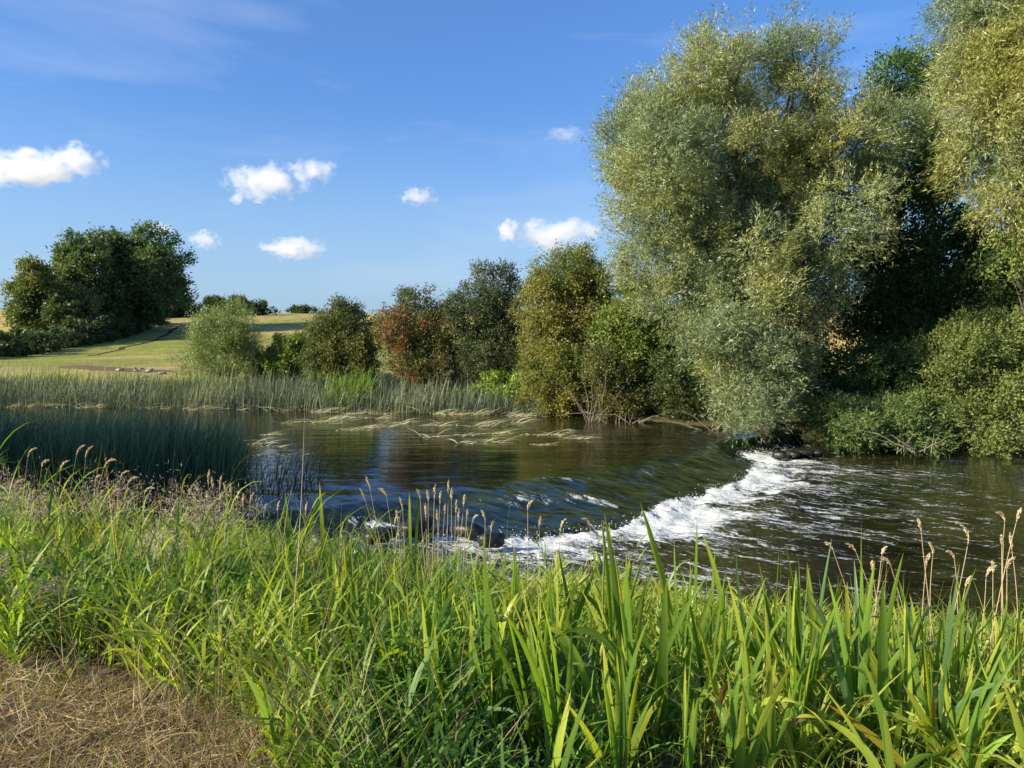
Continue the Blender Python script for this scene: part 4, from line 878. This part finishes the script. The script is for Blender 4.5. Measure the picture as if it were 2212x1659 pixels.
# fine erect grass
def fine(name, label, x, y, L0, W, pal, seed, lean=.35, kap=.9, S=4, mat=None, lift=0, flat=False, hfun=None, az0=None):
    n = len(x); z = ground_z(x, y) + lift; hh = L0 * np.exp(rng.normal(0, .3, n)) * (.7 + .6 * fbm2(x, y, 1.1, seed))
    if hfun is not None: hh = hh * hfun(x, y)
    az = R(n) * 2 * pi if az0 is None else rng.normal(az0, .8, n)
    th0 = np.abs(rng.normal(0, lean, n)) if not flat else rng.uniform(1.0, 1.62, n); kp = rng.uniform(0, kap, n) if not flat else rng.normal(.1, .35, n)
    c = mixpal(pal, np.clip(fbm2(x, y, .8, seed + 1) * 1.8 - .4 + rng.normal(0, .25, n), 0, 1)) * np.exp(rng.normal(0, .2, (n, 1)))
    V, q, C, bl = blades(np.stack([x, y, z - .01], -1), az, th0, kp, hh, W * rng.uniform(.6, 1.4, n), rng.uniform(0, pi, n) if flat else rng.normal(0, .6, n), S, 2, 0, c, c * np.array([1.2, 1.15, 1.0]), p=1.5, twist=rng.normal(0, .6, n))
    ob = mesh_np(name, V, [q], mat or M_grass, None, col=C, bl=bl); tag(ob, label, 'grass', kind='stuff'); return ob
x, y = bank_pts(15000, 2.1, 10.8, mask=lambda a, b: notpath(a, b) & (fbm2(a, b, 1.7, 540, 2) > .40), fall=.85)
fine('bank_grass', 'fine green grass filling the near bank', x, y, .27, .0062, GRN, 511, lean=.5, kap=1.3, hfun=lambda a, b: np.interp(b, [2.5, 3.4, 5, 10], [.55, .75, .9, 1.2]))
x, y = bank_pts(6000, 2.4, 9, mask=lambda a, b: notpath(a, b) & (fbm2(a, b, .8, 520) > .52), fall=.7)
fine('dead_grass_litter', 'pale dead stalks tangled low in the bank grass', x, y, .26, .003, [(0.20, 0.15, 0.07), (0.36, 0.29, 0.14)], 513, flat=True, mat=M_straw, lift=.05)
x, y = bank_pts(5200, 3.8, 9.5, mask=lambda a, b: (a > b * .42) | ((a > -1.6) & (a < 1.2) & (b > 4.6)), fall=.9)
fine('bank_grass', 'light yellow green tufted grass at the water edge', x, y, .46, .0065, [(0.15, 0.2, 0.035), (0.23, 0.26, 0.06), (0.30, 0.30, 0.09)], 515, lean=.22, kap=.7)
x, y = bank_pts(5200, 4.2, 9.6, mask=lambda a, b: a < -b * .12, fall=.9)
fine('bank_grass', 'pale straw tinted fine grass behind the left irises', x, y, .55, .005, [(0.16, 0.2, 0.04), (0.26, 0.25, 0.08), (0.36, 0.3, 0.13)], 517, lean=.3, kap=1.1)
# trodden dry path
n = 62000; y = 2.0 + 4.2 * R(n) ** 1.2; x = -R(n) * (y * .75 + .9) + .2; ok = is_path(x, y); x = x[ok]; y = y[ok]
STR = [(0.12, 0.09, 0.05), (0.25, 0.195, 0.105), (0.45, 0.37, 0.22)]
fine('dry_grass', 'flattened dry straw on the trodden path at bottom left', x, y, .17, .0032, STR, 521, flat=True, mat=M_straw, lift=.012, S=3)
n = 4200; y = 2.2 + 3.6 * R(n); x = -R(n) * (y * .75 + .4) + .6; ok = is_path(x, y); x = x[ok]; y = y[ok]
fine('path_grass', 'short thin yellow green grass blades sprouting through the straw', x, y, .13, .0035, [(0.12, 0.16, 0.03), (0.2, 0.22, 0.05)], 523, lean=.5, kap=1.0)
x, y = bank_pts(4200, 2.2, 5.5, mask=lambda a, b: np.abs(a + .9 + (b - 2.65) * .98) < .45, fall=1)
fine('dry_grass', 'long pale dead stalks arching at the edge of the path', x, y, .55, .0032, STR, 525, lean=.8, kap=1.0, mat=M_straw, S=6)
# herb leaves
x, y = bank_pts(1500, 3.4, 8, mask=lambda a, b: notpath(a, b) & (a < .3) & (fbm2(a, b, .9, 530) > .48), fall=.8)
n = len(x); per = 14; z = ground_z(x, y); hh = rng.uniform(.2, .5, n)
P = np.stack([x, y, z], -1)[:, None] + np.stack([rng.normal(0, .05, (n, per)), rng.normal(0, .05, (n, per)), R((n, per)) * hh[:, None]], -1)
D = nrm(rng.normal(0, 1, (n, per, 3)) * np.array([1, 1, .4])); Nl = nrm(rng.normal(0, .4, (n, per, 3)) + np.array([0, 0, 1]))
C = mixpal([(0.05, 0.11, 0.018), (0.09, 0.17, 0.025), (0.15, 0.21, 0.04)], R(n))[:, None] * np.exp(rng.normal(0, .2, (n, per, 1)))
V, q, C = leaf_quads(P.reshape(-1, 3), D.reshape(-1, 3), Nl.reshape(-1, 3), rng.uniform(.03, .07, n * per), rng.uniform(.015, .035, n * per), C.reshape(-1, 3))
ob = mesh_np('herb_leaves', V, [q], M_grass, None, col=C); tag(ob, 'small leafy herbs growing among the bank grass', 'herbs', kind='stuff')

# ------------------------------------------------------------------ yellow flag irises
IR = {'g': ((0.085, 0.17, 0.028), (0.20, 0.29, 0.04)), 'b': ((0.085, 0.16, 0.06), (0.13, 0.21, 0.085)), 'y': ((0.20, 0.29, 0.04), (0.40, 0.39, 0.05)), 'o': ((0.34, 0.32, 0.04), (0.38, 0.17, 0.03)), 'd': ((0.22, 0.11, 0.045), (0.32, 0.20, 0.11))}
def ribbon(P, W, side, colk, fold=.25, rollk=0.0):
    """a leaf along the points P (m,3) with max width W; side = across direction"""
    m = len(P); t = np.linspace(0, 1, m); T = nrm(np.gradient(P, axis=0)); s = nrm(side - T * (T * side).sum(-1, keepdims=True)); nn = np.cross(T, s)
    rr = rollk * t; s2 = s * np.cos(rr)[:, None] + nn * np.sin(rr)[:, None]; nn = np.cross(T, s2)
    w_ = (np.minimum(.8 + t * .5, 1) * np.clip(1 - t ** 3.4, 0, 1) ** .9 + .012) * W * .5
    V = np.stack([P - s2 * w_[:, None], P + nn * (w_ * fold)[:, None], P + s2 * w_[:, None]], 1)
    i = np.arange(m - 1)[:, None] * 3; j = np.arange(2)[None]
    q = np.stack([i + j, i + j + 1, i + 3 + j + 1, i + 3 + j], -1).reshape(-1, 4)
    cb, ctp = [np.array(a) for a in IR[colk]]; v = math.exp(rng.normal(0, .15)); mm = (t ** 2.5)[:, None]
    C = np.repeat((cb * (1 - mm) + ctp * mm)[:, None] * v, 3, 1)
    tipb = (t > .93)[:, None, None]; 
    if R() < .5: C = np.where(tipb, np.array([.33, .2, .06]), C)
    ln_ = np.r_[0, np.cumsum(np.linalg.norm(np.diff(P, axis=0), axis=1))]
    bl = np.zeros((m, 3, 3)); bl[..., 0] = [-1, 0, 1]; bl[..., 1] = ln_[:, None]; bl[..., 2] = R()
    return V, q, C, bl
M_pod = foliage_mat('seed_pod', 0.1, 0.4, 0.4)
plants = []     # (root, X, Y, off)
def iris(px, Yd, label, nleaf, h, keys='gggyb', lean=.0):
    bx = (px - 1106) / F * Yd; bz = float(ground_z(np.array([bx]), np.array([Yd]))[0]); off = np.array([bx, Yd, bz])
    root = empty('iris_plant', off, label, 'iris', 'yellow flag iris plants on the near bank')
    plants.append((root, off))
    for f in range(max(1, nleaf // 4 + 1)):
        fc = np.array([rng.normal(0, .17), rng.normal(0, .17), -.03]); fa = R() * pi; fl = rng.normal(lean, .12)
        nl = 5
        for k in range(nl):
            s = (k - (nl - 1) / 2) / nl; Lg = h * rng.uniform(.65, 1.12) * (1 - abs(s) * .5); W = rng.uniform(.020, .037)
            th = s * .55 + rng.normal(0, .06); kp = th * rng.uniform(.2, 1.4) + rng.normal(0, .12)
            if R() < .16: kp += np.sign(th + .01) * rng.uniform(1.2, 2.3)
            t = np.linspace(0, 1, 15); ang = th + kp * t ** 2.2; ds = Lg / 14
            hx = np.r_[0, np.cumsum(np.sin(ang[1:]) * ds)]; vz = np.r_[0, np.cumsum(np.cos(ang[1:]) * ds)]
            dirv = np.array([cos(fa), sin(fa), 0]); P = fc + hx[:, None] * dirv + vz[:, None] * np.array([0, 0, 1]) + np.array([1, 0, 0]) * (t ** 2 * fl * Lg)[:, None]
            V, q, C, bl = ribbon(P, W, dirv * 1.0 + rng.normal(0, .25, 3), keys[rng.integers(len(keys))], fold=rng.uniform(.1, .4), rollk=rng.normal(0, .5))
            mesh_np('leaf', V, [q], M_iris, root, col=C, bl=bl.reshape(-1, 3), smooth=True)
def hero(bx, by, tx, ty, wpx, Yd, colk='g', bend=0.0, mid=None, dYt=0.0):
    """a particular leaf: foot and tip as seen, width in px, distance"""
    b = at_y(bx, by, Yd); t_ = at_y(tx, ty, Yd + dYt); s = Yd / F
    t = np.linspace(0, 1, 19)[:, None]
    c_ = (b + t_) / 2 + np.array([bend * s, 0, 0]) if mid is None else at_y(mid[0], mid[1], Yd + dYt * .5) * 2 - (b + t_) / 2
    P = b * (1 - t) ** 2 + 2 * c_ * t * (1 - t) + t_ * t * t
    # run the foot down to the ground
    gz = float(ground_z(np.array([b[0]]), np.array([Yd]))[0])
    if b[2] > gz:
        d0 = nrm(P[0] - P[1]); d0[2] = min(d0[2], -.6); k = (b[2] - gz + .02) / -d0[2]; P = np.concatenate([[P[0] + d0 * k], [P[0] + d0 * k * .5], P])
    root, off = min(plants, key=lambda q_: (q_[1][0] - b[0]) ** 2 + (q_[1][1] - b[1]) ** 2)
    V, q, C, bl = ribbon(P - off, wpx * s, np.array([1.0, rng.normal(.1, .35), 0.0]), colk, fold=rng.uniform(.1, .35), rollk=rng.normal(0, .35))
    mesh_np('leaf', V, [q], M_iris, root, col=C, bl=bl.reshape(-1, 3), smooth=True)
for a_ in [(1090, 2.95, 'flag iris with two long dark leaves crossing left of the bottom middle', 10, .85, 'ggb'), (1430, 2.95, 'flag iris with the broadest upright leaf at the bottom middle', 10, .85, 'ggy'),
           (1640, 3.0, 'flag iris with cut-looking broad leaves right of the bottom middle', 10, .8, 'ggy'), (1900, 2.85, 'flag iris with one broad dark leaf rising tall at the lower right', 10, .85, 'ggb'),
           (2050, 2.75, 'flag iris with a wide yellow leaf leaning right at the bottom right corner', 8, .6, 'gyy'), (950, 2.9, 'flag iris with pale arching leaves at the bottom left of centre', 10, .6, 'yyg'),
           (1300, 3.4, 'flag iris bearing green seed pods in the middle foreground', 14, .8, 'gyg'), (1740, 3.5, 'flag iris with tall blunt leaves against the dark pool at right', 14, .85, 'gbg'),
           (1560, 3.8, 'flag iris with slender curved leaves before the white water', 14, .8, 'ggy'), (1440, 4.2, 'flag iris whose pointed leaf stands tallest over the foam', 12, .85, 'gyg'),
           (1130, 4.0, 'flag iris before the dark slope of the weir', 12, .75, 'ggy'), (2080, 3.9, 'flag iris among pale seed stems near the right edge', 12, .75, 'gby'),
           (1950, 3.7, 'flag iris leaning left before the calm pool', 12, .8, 'gbg'), (1250, 5.0, 'small flag iris at the water edge left of the foam', 10, .7, 'ggy'),
           (400, 4.1, 'flag iris with two crossed broad leaves at the left of the bank', 10, .65, 'ggb'), (465, 4.0, 'flag iris with one straight bright leaf left of centre', 8, .6, 'gyg'),
           (560, 4.0, 'flag iris with thin leaning leaves left of centre', 10, .6, 'ggy'), (320, 3.8, 'flag iris bending over the dry path', 8, .5, 'bbg'),
           (150, 6.0, 'flag iris with upright yellow green leaves before the dark rushes', 12, .8, 'gyy'), (280, 5.4, 'flag iris with pale leaves in front of pinkish seed fluff', 12, .75, 'bgy'), (60, 6.4, 'flag iris at the left edge below the dark rushes', 12, .9, 'ggb'),
           (650, 6.2, 'flag iris standing thin against the blue water', 12, .8, 'ggy'), (760, 4.4, 'flag iris with one stiff pale leaf in the middle grass', 8, .65, 'bgy'), (880, 6.6, 'flag iris with two thin upright leaves before the rocks', 8, .8, 'ggy'),
           (720, 3.2, 'dark leaved flag iris at the bottom left of centre', 6, .5, 'gb'), (1010, 4.8, 'flag iris among the grass seed heads', 12, .7, 'ggy'), (2170, 3.2, 'flag iris cut by the right edge', 8, .7, 'gyg'), (1830, 4.6, 'flag iris at the water edge of the calm pool', 10, .75, 'ggb'), (1350, 5.4, 'flag iris with thin leaves standing before the near foam', 10, .75, 'ggy'),
           (1190, 2.6, 'flag iris low at the bottom edge between the dark leaved and pod bearing ones', 12, .6, 'gyg'), (1540, 2.65, 'flag iris at the bottom edge with bright split tips', 14, .62, 'ygy'), (1760, 2.6, 'flag iris at the bottom edge beside brown curled leaves', 14, .6, 'gyy'), (2200, 2.7, 'yellow tinged flag iris in the bottom right corner', 12, .6, 'yyg'), (1660, 3.9, 'flag iris crowding behind the cut-looking leaves', 14, .75, 'ggb'), (1850, 3.3, 'flag iris between the broad dark leaf and the blunt leaves', 14, .8, 'gyb'), (1000, 3.6, 'flag iris left of the long crossing leaves', 12, .65, 'ggy'), (2010, 3.3, 'flag iris behind the wide yellow leaf', 12, .7, 'gyg'),
           (520, 5.2, 'flag iris behind the thin leaning leaves left of centre', 12, .7, 'ggy'), (230, 4.6, 'flag iris above the cream fluff at the left', 12, .7, 'gbg'), (640, 4.6, 'flag iris in the middle of the left hand grass', 12, .65, 'gyg'), (830, 3.7, 'flag iris low in the centre grass', 12, .6, 'ggb'), (900, 5.4, 'flag iris left of the seed heads in the middle', 12, .7, 'gyg'), (440, 6.4, 'flag iris just right of the dark rushes', 10, .75, 'gyb'), (600, 3.5, 'flag iris at the edge of the straw path', 10, .5, 'gbg'), (1180, 5.6, 'flag iris nearest the dark weir slope', 10, .7, 'gyg'),
           (850, 3.0, 'flag iris at the bottom left of centre with pale broad leaves', 12, .62, 'gyb'), (760, 2.75, 'flag iris at the bottom edge right of the straw path', 12, .5, 'gby'), (690, 3.9, 'flag iris centre left behind the dark leaved one', 12, .68, 'gyg'), (350, 4.9, 'flag iris behind the crossed broad leaves at the left', 12, .75, 'gyb'), (110, 5.0, 'flag iris between the fluffy plants at the left', 12, .75, 'ggb'), (930, 4.2, 'flag iris in the grass left of the long crossing leaves', 12, .7, 'yyg'), (480, 3.6, 'flag iris just above the straw path', 10, .55, 'gyg'), (1070, 3.2, 'flag iris crowding the long crossing leaves from behind', 12, .75, 'yyg')]:
    iris(*a_)
for h_ in [(1429, 1665, 1439, 1253, 26, 2.9, 'g', -6), (1093, 1665, 1013, 1349, 21, 2.8, 'g', -12), (1109, 1665, 1049, 1249, 22, 2.9, 'g', 10), (1450, 1330, 1382, 1083, 17, 4.2, 'y', 8), (1318, 1330, 1299, 1121, 12, 4.0, 'y', 4), (1330, 1330, 1316, 1128, 11, 4.0, 'y', -3),
           (1129, 1400, 1107, 1173, 13, 4.0, 'g', 4), (1150, 1510, 957, 1199, 19, 3.2, 'b', 20), (1728, 1500, 1725, 1245, 25, 3.4, 'g', -4), (1770, 1420, 1743, 1213, 19, 3.6, 'y', -6), (1561, 1330, 1517, 1153, 12, 3.9, 'y', 16), (1612, 1560, 1569, 1241, 14, 3.0, 'y', 30),
           (1553, 1520, 1509, 1349, 18, 3.0, 'y', 6), (1635, 1650, 1677, 1421, 23, 2.8, 'y', -8), (1640, 1620, 1761, 1457, 21, 2.75, 'y', -8), (1904, 1665, 1907, 1256, 28, 2.8, 'g', 4), (1780, 1400, 1823, 1238, 15, 3.6, 'y', -4), (1690, 1540, 1794, 1386, 21, 3.0, 'y', -12),
           (1895, 1665, 1799, 1397, 23, 2.75, 'b', -14), (2037, 1626, 2210, 1494, 27, 2.6, 'y', -4), (1968, 1420, 1940, 1249, 14, 3.6, 'g', 12), (2080, 1400, 2066, 1235, 11, 3.8, 'y', 6), (1965, 1665, 1785, 1519, 20, 2.6, 'o', 22), (2022, 1640, 2015, 1494, 18, 2.7, 'o', 0),
           (2045, 1665, 1950, 1476, 22, 2.65, 'y', 14), (1925, 1665, 1947, 1515, 18, 2.65, 'y', 6), (152, 1240, 123, 1074, 14, 6.0, 'y', 4), (165, 1230, 168, 1060, 12, 6.0, 'g', 0), (374, 1240, 387, 1078, 12, 5.4, 'g', 2), (400, 1400, 290, 1228, 20, 4.1, 'y', 12), (440, 1400, 340, 1250, 15, 4.1, 'g', 10),
           (464, 1420, 462, 1228, 18, 4.0, 'y', 2), (578, 1400, 539, 1254, 14, 4.0, 'y', 0), (435, 1390, 437, 1290, 14, 4.0, 'g', 0), (335, 1420, 224, 1338, 18, 3.8, 'b', 8), (405, 1390, 450, 1215, 10, 4.0, 'y', -30), (759, 1460, 752, 1281, 14, 4.2, 'b', 2), (722, 1630, 678, 1457, 20, 3.1, 'g', -4),
           (700, 1210, 690, 1039, 10, 6.0, 'y', 0), (650, 1180, 705, 1060, 10, 6.0, 'g', -10), (625, 1180, 616, 1065, 10, 6.2, 'g', 0), (886, 1190, 884, 1061, 7, 6.6, 'y', 0), (898, 1190, 903, 1065, 7, 6.6, 'g', 0), (955, 1600, 946, 1465, 20, 2.9, 'b', 0), (340, 1200, 330, 1110, 12, 5.6, 'b', 0), (250, 1260, 240, 1130, 10, 5.6, 'b', -6),
           (2050, 1450, 2170, 1310, 12, 3.2, 'g', -14), (1690, 1420, 1640, 1215, 10, 3.7, 'g', -12), (1620, 1400, 1590, 1190, 9, 3.9, 'b', -14), (1240, 1350, 1290, 1215, 12, 4.0, 'g', 0), (1250, 1420, 1205, 1180, 10, 4.0, 'g', 0), (1485, 1420, 1545, 1260, 11, 3.6, 'y', 0), (1410, 1450, 1350, 1270, 14, 3.4, 'g', 10)]:
    hero(*h_)
# arching leaves (foot, tip, crest)
for (bx, by, tx, ty, mx_, my_, w_, Yd, ck) in [(1301, 1600, 1160, 1365, 1235, 1400, 17, 3.1, 'y'), (905, 1640, 665, 1655, 770, 1530, 14, 2.7, 'y'), (930, 1650, 690, 1700, 800, 1585, 13, 2.65, 'y'), (400, 1395, 130, 1335, 220, 1330, 14, 3.9, 'b'), (2120, 1560, 2180, 1500, 2160, 1410, 14, 3.0, 'g'), (1900, 1480, 2090, 1480, 2010, 1450, 15, 3.0, 'y'),
                                              (1250, 1480, 1170, 1480, 1180, 1340, 12, 3.2, 'y'), (1420, 1500, 1500, 1420, 1470, 1340, 12, 3.1, 'g'), (1000, 1480, 800, 1500, 900, 1400, 13, 3.1, 'b'), (560, 1500, 480, 1560, 520, 1440, 11, 3.2, 'b'), (1540, 1450, 1640, 1560, 1600, 1390, 13, 3.0, 'y'), (1800, 1600, 2020, 1600, 1900, 1540, 14, 2.6, 'y'),
                                              (1560, 1500, 1530, 1600, 1570, 1480, 13, 2.8, 'd'), (1690, 1660, 1770, 1560, 1700, 1570, 13, 2.65, 'd'), (1140, 1520, 1100, 1420, 1110, 1470, 10, 2.9, 'd'), (1350, 1590, 1290, 1500, 1300, 1560, 9, 2.8, 'd'), (600, 1300, 690, 1250, 640, 1235, 9, 4.3, 'b')]:
    hero(bx, by, tx, ty, w_, Yd, ck, mid=(mx_, my_))
# green seed pods on the pod-bearing iris
root, off = plants[6]
acc = Acc(); b0 = at_y(1310, 1640, 3.0); t0 = at_y(1306, 1190, 3.3)
S0 = np.array([off[0], off[1], off[2]]); stalk = curve_pts(S0 - off, t0 - off, 0, 9, .01); tube(acc, stalk, np.linspace(.006, .004, 9), 6, (0.13, .18, .03)); acc.build('flower_stalk', M_pod, root)
for (px, py, an) in [(1293, 1205, -.35), (1262, 1250, .9), (1290, 1275, -.5), (1296, 1345, -.9), (1300, 1405, .2), (1312, 1400, .5), (1345, 1410, .05), (1304, 1480, .1), (1308, 1500, -.1), (1338, 1420, -.1)]:
    c0 = at_y(px, py, 3.15) - off; d = np.array([sin(an), .1, cos(an)]); tt = np.linspace(-1, 1, 8)
    acc = Acc(); tube(acc, c0 + d * (tt * .032)[:, None], .0085 * np.sqrt(np.clip(1 - tt ** 2, 0.02, 1)) ** 1.1, 6, (0.20, .23, .035)); acc.build('seed_pod', M_pod, root, smooth=True)

# ------------------------------------------------------------------ grass stems with seed heads
def seed_stem(bx, by, tx, ty, Yd, label, group, nod=0.0, hl=40, colr=(0.52, 0.43, 0.24)):
    s = Yd / F; t_ = at_y(tx, ty, Yd); bxx = at_y(bx, by, Yd); gz = float(ground_z(np.array([bxx[0]]), np.array([Yd]))[0]); b = np.array([bxx[0], Yd, gz - .02])
    root = empty('seeding_grass_stem', b, label, 'grass stem', group)
    t = np.linspace(0, 1, 12)[:, None]; c_ = (b + t_) / 2 + np.array([(bxx[0] - t_[0]) * -.0 + rng.normal(0, .03), rng.normal(0, .02), .05]); P = b * (1 - t) ** 2 + 2 * c_ * t * (1 - t) + t_ * t * t
    acc = Acc(); tube(acc, P - b, np.linspace(.0032, .0018, 12), 4, colr); acc.build('stem', M_straw, root)
    # seed head: a nodding spike of small husks
    hL = hl * s * 1.15; k = 34; u = np.linspace(0, 1, k); d0 = nrm(P[-1] - P[-2]); a0 = math.atan2(d0[0], d0[2]); an = a0 + nod * u ** 1.2
    hp = P[-1] - b + np.stack([np.cumsum(np.sin(an)) * hL / k, 0 * u, np.cumsum(np.cos(an)) * hL / k], -1)
    m = 4; B = np.repeat(hp, m, 0); dd = np.repeat(np.stack([np.sin(an), 0 * an, np.cos(an)], -1), m, 0) + rng.normal(0, .28, (k * m, 3))
    w_ = (.3 + np.sin(pi * np.repeat(u, m)) * .9)
    V, q, C = leaf_quads(B, dd, rng.normal(0, 1, (k * m, 3)), .017 * w_ * (Yd / 4) ** .3, .0085 * w_ * (Yd / 4) ** .3, jit((0.66, 0.54, 0.36), k * m, .2, .06))
    mesh_np('seed_head', V, [q], M_straw, root, col=C)
gr = ['dried grass stems with seed heads at the right', 'dried grass stems with seed heads in the middle', 'dried grass stems with seed heads at the left']
ll = ['tall dry grass stem with pale seed head before the calm pool at right', 'dry grass stem with narrow seed head before the weir in the middle', 'nodding dry grass stem with seed head at the left before dark rushes']
SL = [(2040, 1400, 1990, 1150, 4.2, -.2, 28), (2010, 1470, 2090, 1180, 4.0, -1.8, 70), (2120, 1420, 2195, 1130, 4.0, .2, 30), (2190, 1400, 2170, 1130, 4.2, -1.6, 30), (2195, 1400, 2186, 1190, 4.1, 0, 36), (2165, 1400, 2164, 1180, 4.2, 0, 22), (2155, 1400, 2145, 1240, 4.1, -.2, 26), (1900, 1350, 1800, 1190, 4.8, -1.0, 25), (1960, 1360, 1850, 1195, 4.6, -1.0, 30), (1950, 1360, 1885, 1235, 4.6, .3, 22), (2000, 1360, 1925, 1225, 4.6, -1.3, 30), (1990, 1370, 2000, 1225, 4.4, .4, 28), (2030, 1360, 2015, 1200, 4.4, -.9, 28), (2060, 1370, 2062, 1210, 4.4, -1.4, 26), (2090, 1380, 2130, 1250, 4.2, 1.2, 34), (2150, 1390, 2175, 1230, 4.1, 1.3, 30), (1880, 1370, 1905, 1200, 4.6, .8, 20), (2050, 1390, 2085, 1270, 4.3, .6, 26), (2200, 1420, 2235, 1215, 4.0, .7, 25)]
def sl(nod, r_, where): return ('upright' if abs(nod) < .25 else 'leaning' if abs(nod) < .85 else 'nodding') + ' dry seed head, %s from the left among those %s' % (r_, where)
for (bx, by, tx, ty, Yd, nod, hl), r_ in zip(SL, rank([a_[2] for a_ in SL])):
    seed_stem(bx, by, tx, ty, Yd, sl(nod, r_, 'before the calm pool'), gr[0], nod, hl)
SL = [(925, 1085, -.2, 8), (938, 1080, .1, -10), (950, 1090, .1, -12), (968, 1068, .1, -20), (975, 1085, .1, -15), (1001, 1095, .1, -30), (985, 1110, 0, -8), (960, 1115, 0, 0), (908, 1080, -.6, 30), (870, 1105, -.4, 10), (800, 1060, -.3, 60), (790, 1085, -.2, 70), (835, 1075, -1.2, 30), (1020, 1130, 1.0, -20), (1048, 1130, -.7, -4), (1140, 1105, .9, 2), (1165, 1145, .3, -18), (1275, 1140, -1.6, 4), (1210, 1150, .8, -40), (945, 1130, 0, 4), (1008, 1125, 0, -12), (920, 1120, 0, 6), (990, 1130, .1, -6), (860, 1130, -.2, 10), (1060, 1150, .4, -10)]
for (tx, ty, nod, dx), r_ in zip(SL, rank([a_[0] for a_ in SL])):
    seed_stem(tx + dx, 1290, tx, ty, rng.uniform(5.2, 6.3), sl(nod, r_, 'before the weir'), gr[1], nod, rng.uniform(20, 30))
SL = [(165, 985, 1.0, -35), (185, 990, .9, -30), (225, 1010, 1.6, -40), (275, 1050, 1.6, -20), (260, 1035, 1.5, -40), (312, 1070, 1.8, -40), (130, 1020, 1.2, -30), (60, 990, 1.2, -20), (90, 1010, 1.4, -30), (205, 1050, .8, -20), (450, 1050, .1, 0), (460, 1058, .1, 4), (475, 1062, .2, 0), (490, 1070, -.3, 6), (500, 1075, .2, 10), (430, 1070, -.8, 20), (512, 1085, .2, 0), (525, 1095, .1, -6), (540, 1090, .5, -12), (555, 1100, .6, -14), (420, 1080, -1.2, 20), (30, 1060, 1.2, -20), (240, 1075, 1.2, -16), (570, 1120, .3, -5), (600, 1110, .4, -10), (660, 1120, .3, 0)]
for (tx, ty, nod, dx), r_ in zip(SL, rank([a_[0] for a_ in SL])):
    seed_stem(tx + dx, 1250, tx, ty, rng.uniform(5.8, 7.0), sl(nod, r_, 'beside the dark rushes'), gr[2], nod, rng.uniform(22, 32))

# ------------------------------------------------------------------ willowherb gone to fluff
def willowherb(px, py, Yd, h, label, pink=.5, w_=.16):
    b = at_y(px, py - 12, Yd); gz = float(ground_z(np.array([b[0]]), np.array([Yd]))[0]); top = b[2] - gz; off = np.array([b[0], Yd, gz]); root = empty('willowherb', off, label, 'plant')
    st_ = Acc(); 
    for k in range(7):
        e = np.array([rng.normal(0, w_), rng.normal(0, w_ * .6), top * rng.uniform(.85, 1.12)]); P = curve_pts(np.array([rng.normal(0, .05), rng.normal(0, .05), 0]), e, .05, 6, .02); tube(st_, P, np.linspace(.004, .002, 6), 4, (0.16, .10, .06))
    st_.build('stem', M_straw, root)
    m = 1700; c0 = np.stack([rng.normal(0, w_, m), rng.normal(0, w_ * .6, m), top * (1 + rng.normal(-.04, .13, m))], -1)
    cc = jit((0.62, 0.53, 0.42), m, .2, .05); cc[R(m) < pink * .22] = (0.40, .18, .17)
    V, q, C = leaf_quads(c0, rng.normal(0, 1, (m, 3)) + np.array([0, 0, .5]), rng.normal(0, 1, (m, 3)), rng.uniform(.015, .05, m), rng.uniform(.0015, .004, m), cc); mesh_np('seed_fluff', V, [q], M_straw, root, col=C)
    m = 160; zz = R(m) * top * .85; c0 = np.stack([rng.normal(0, w_ * .5, m), rng.normal(0, w_ * .4, m), zz], -1)
    V, q, C = leaf_quads(c0, nrm(rng.normal(0, 1, (m, 3)) * np.array([1, 1, .4])), rng.normal(0, .4, (m, 3)) + np.array([0, 0, 1]), rng.uniform(.05, .1, m), rng.uniform(.012, .022, m), jit((0.12, .16, .035), m)); mesh_np('leaves', V, [q], M_grass, root, col=C)
for a_ in [(238, 1085, 5.8, 1, 'pinkish willowherb gone to fluff before the dark rushes', .9), (15, 1075, 6.2, 1, 'pinkish fluffy willowherb at the left edge', .8), (85, 1110, 6.0, 1, 'paler fluffy willowherb beside the left edge', .5), (20, 1235, 4.2, 1, 'white fluffy willowherb low at the left edge', .3, .1), (110, 1285, 3.9, 1, 'cream fluffy willowherb above the dry path', .2, .09),
           (400, 1105, 5.8, 1, 'fluffy willowherb left of the pale seed stems', .5), (470, 1115, 5.9, 1, 'cream fluffy plant below the pale seed stems', .2), (345, 1190, 5.0, 1, 'fluffy willowherb in the grass left of centre', .4, .1)]:
    willowherb(*a_)
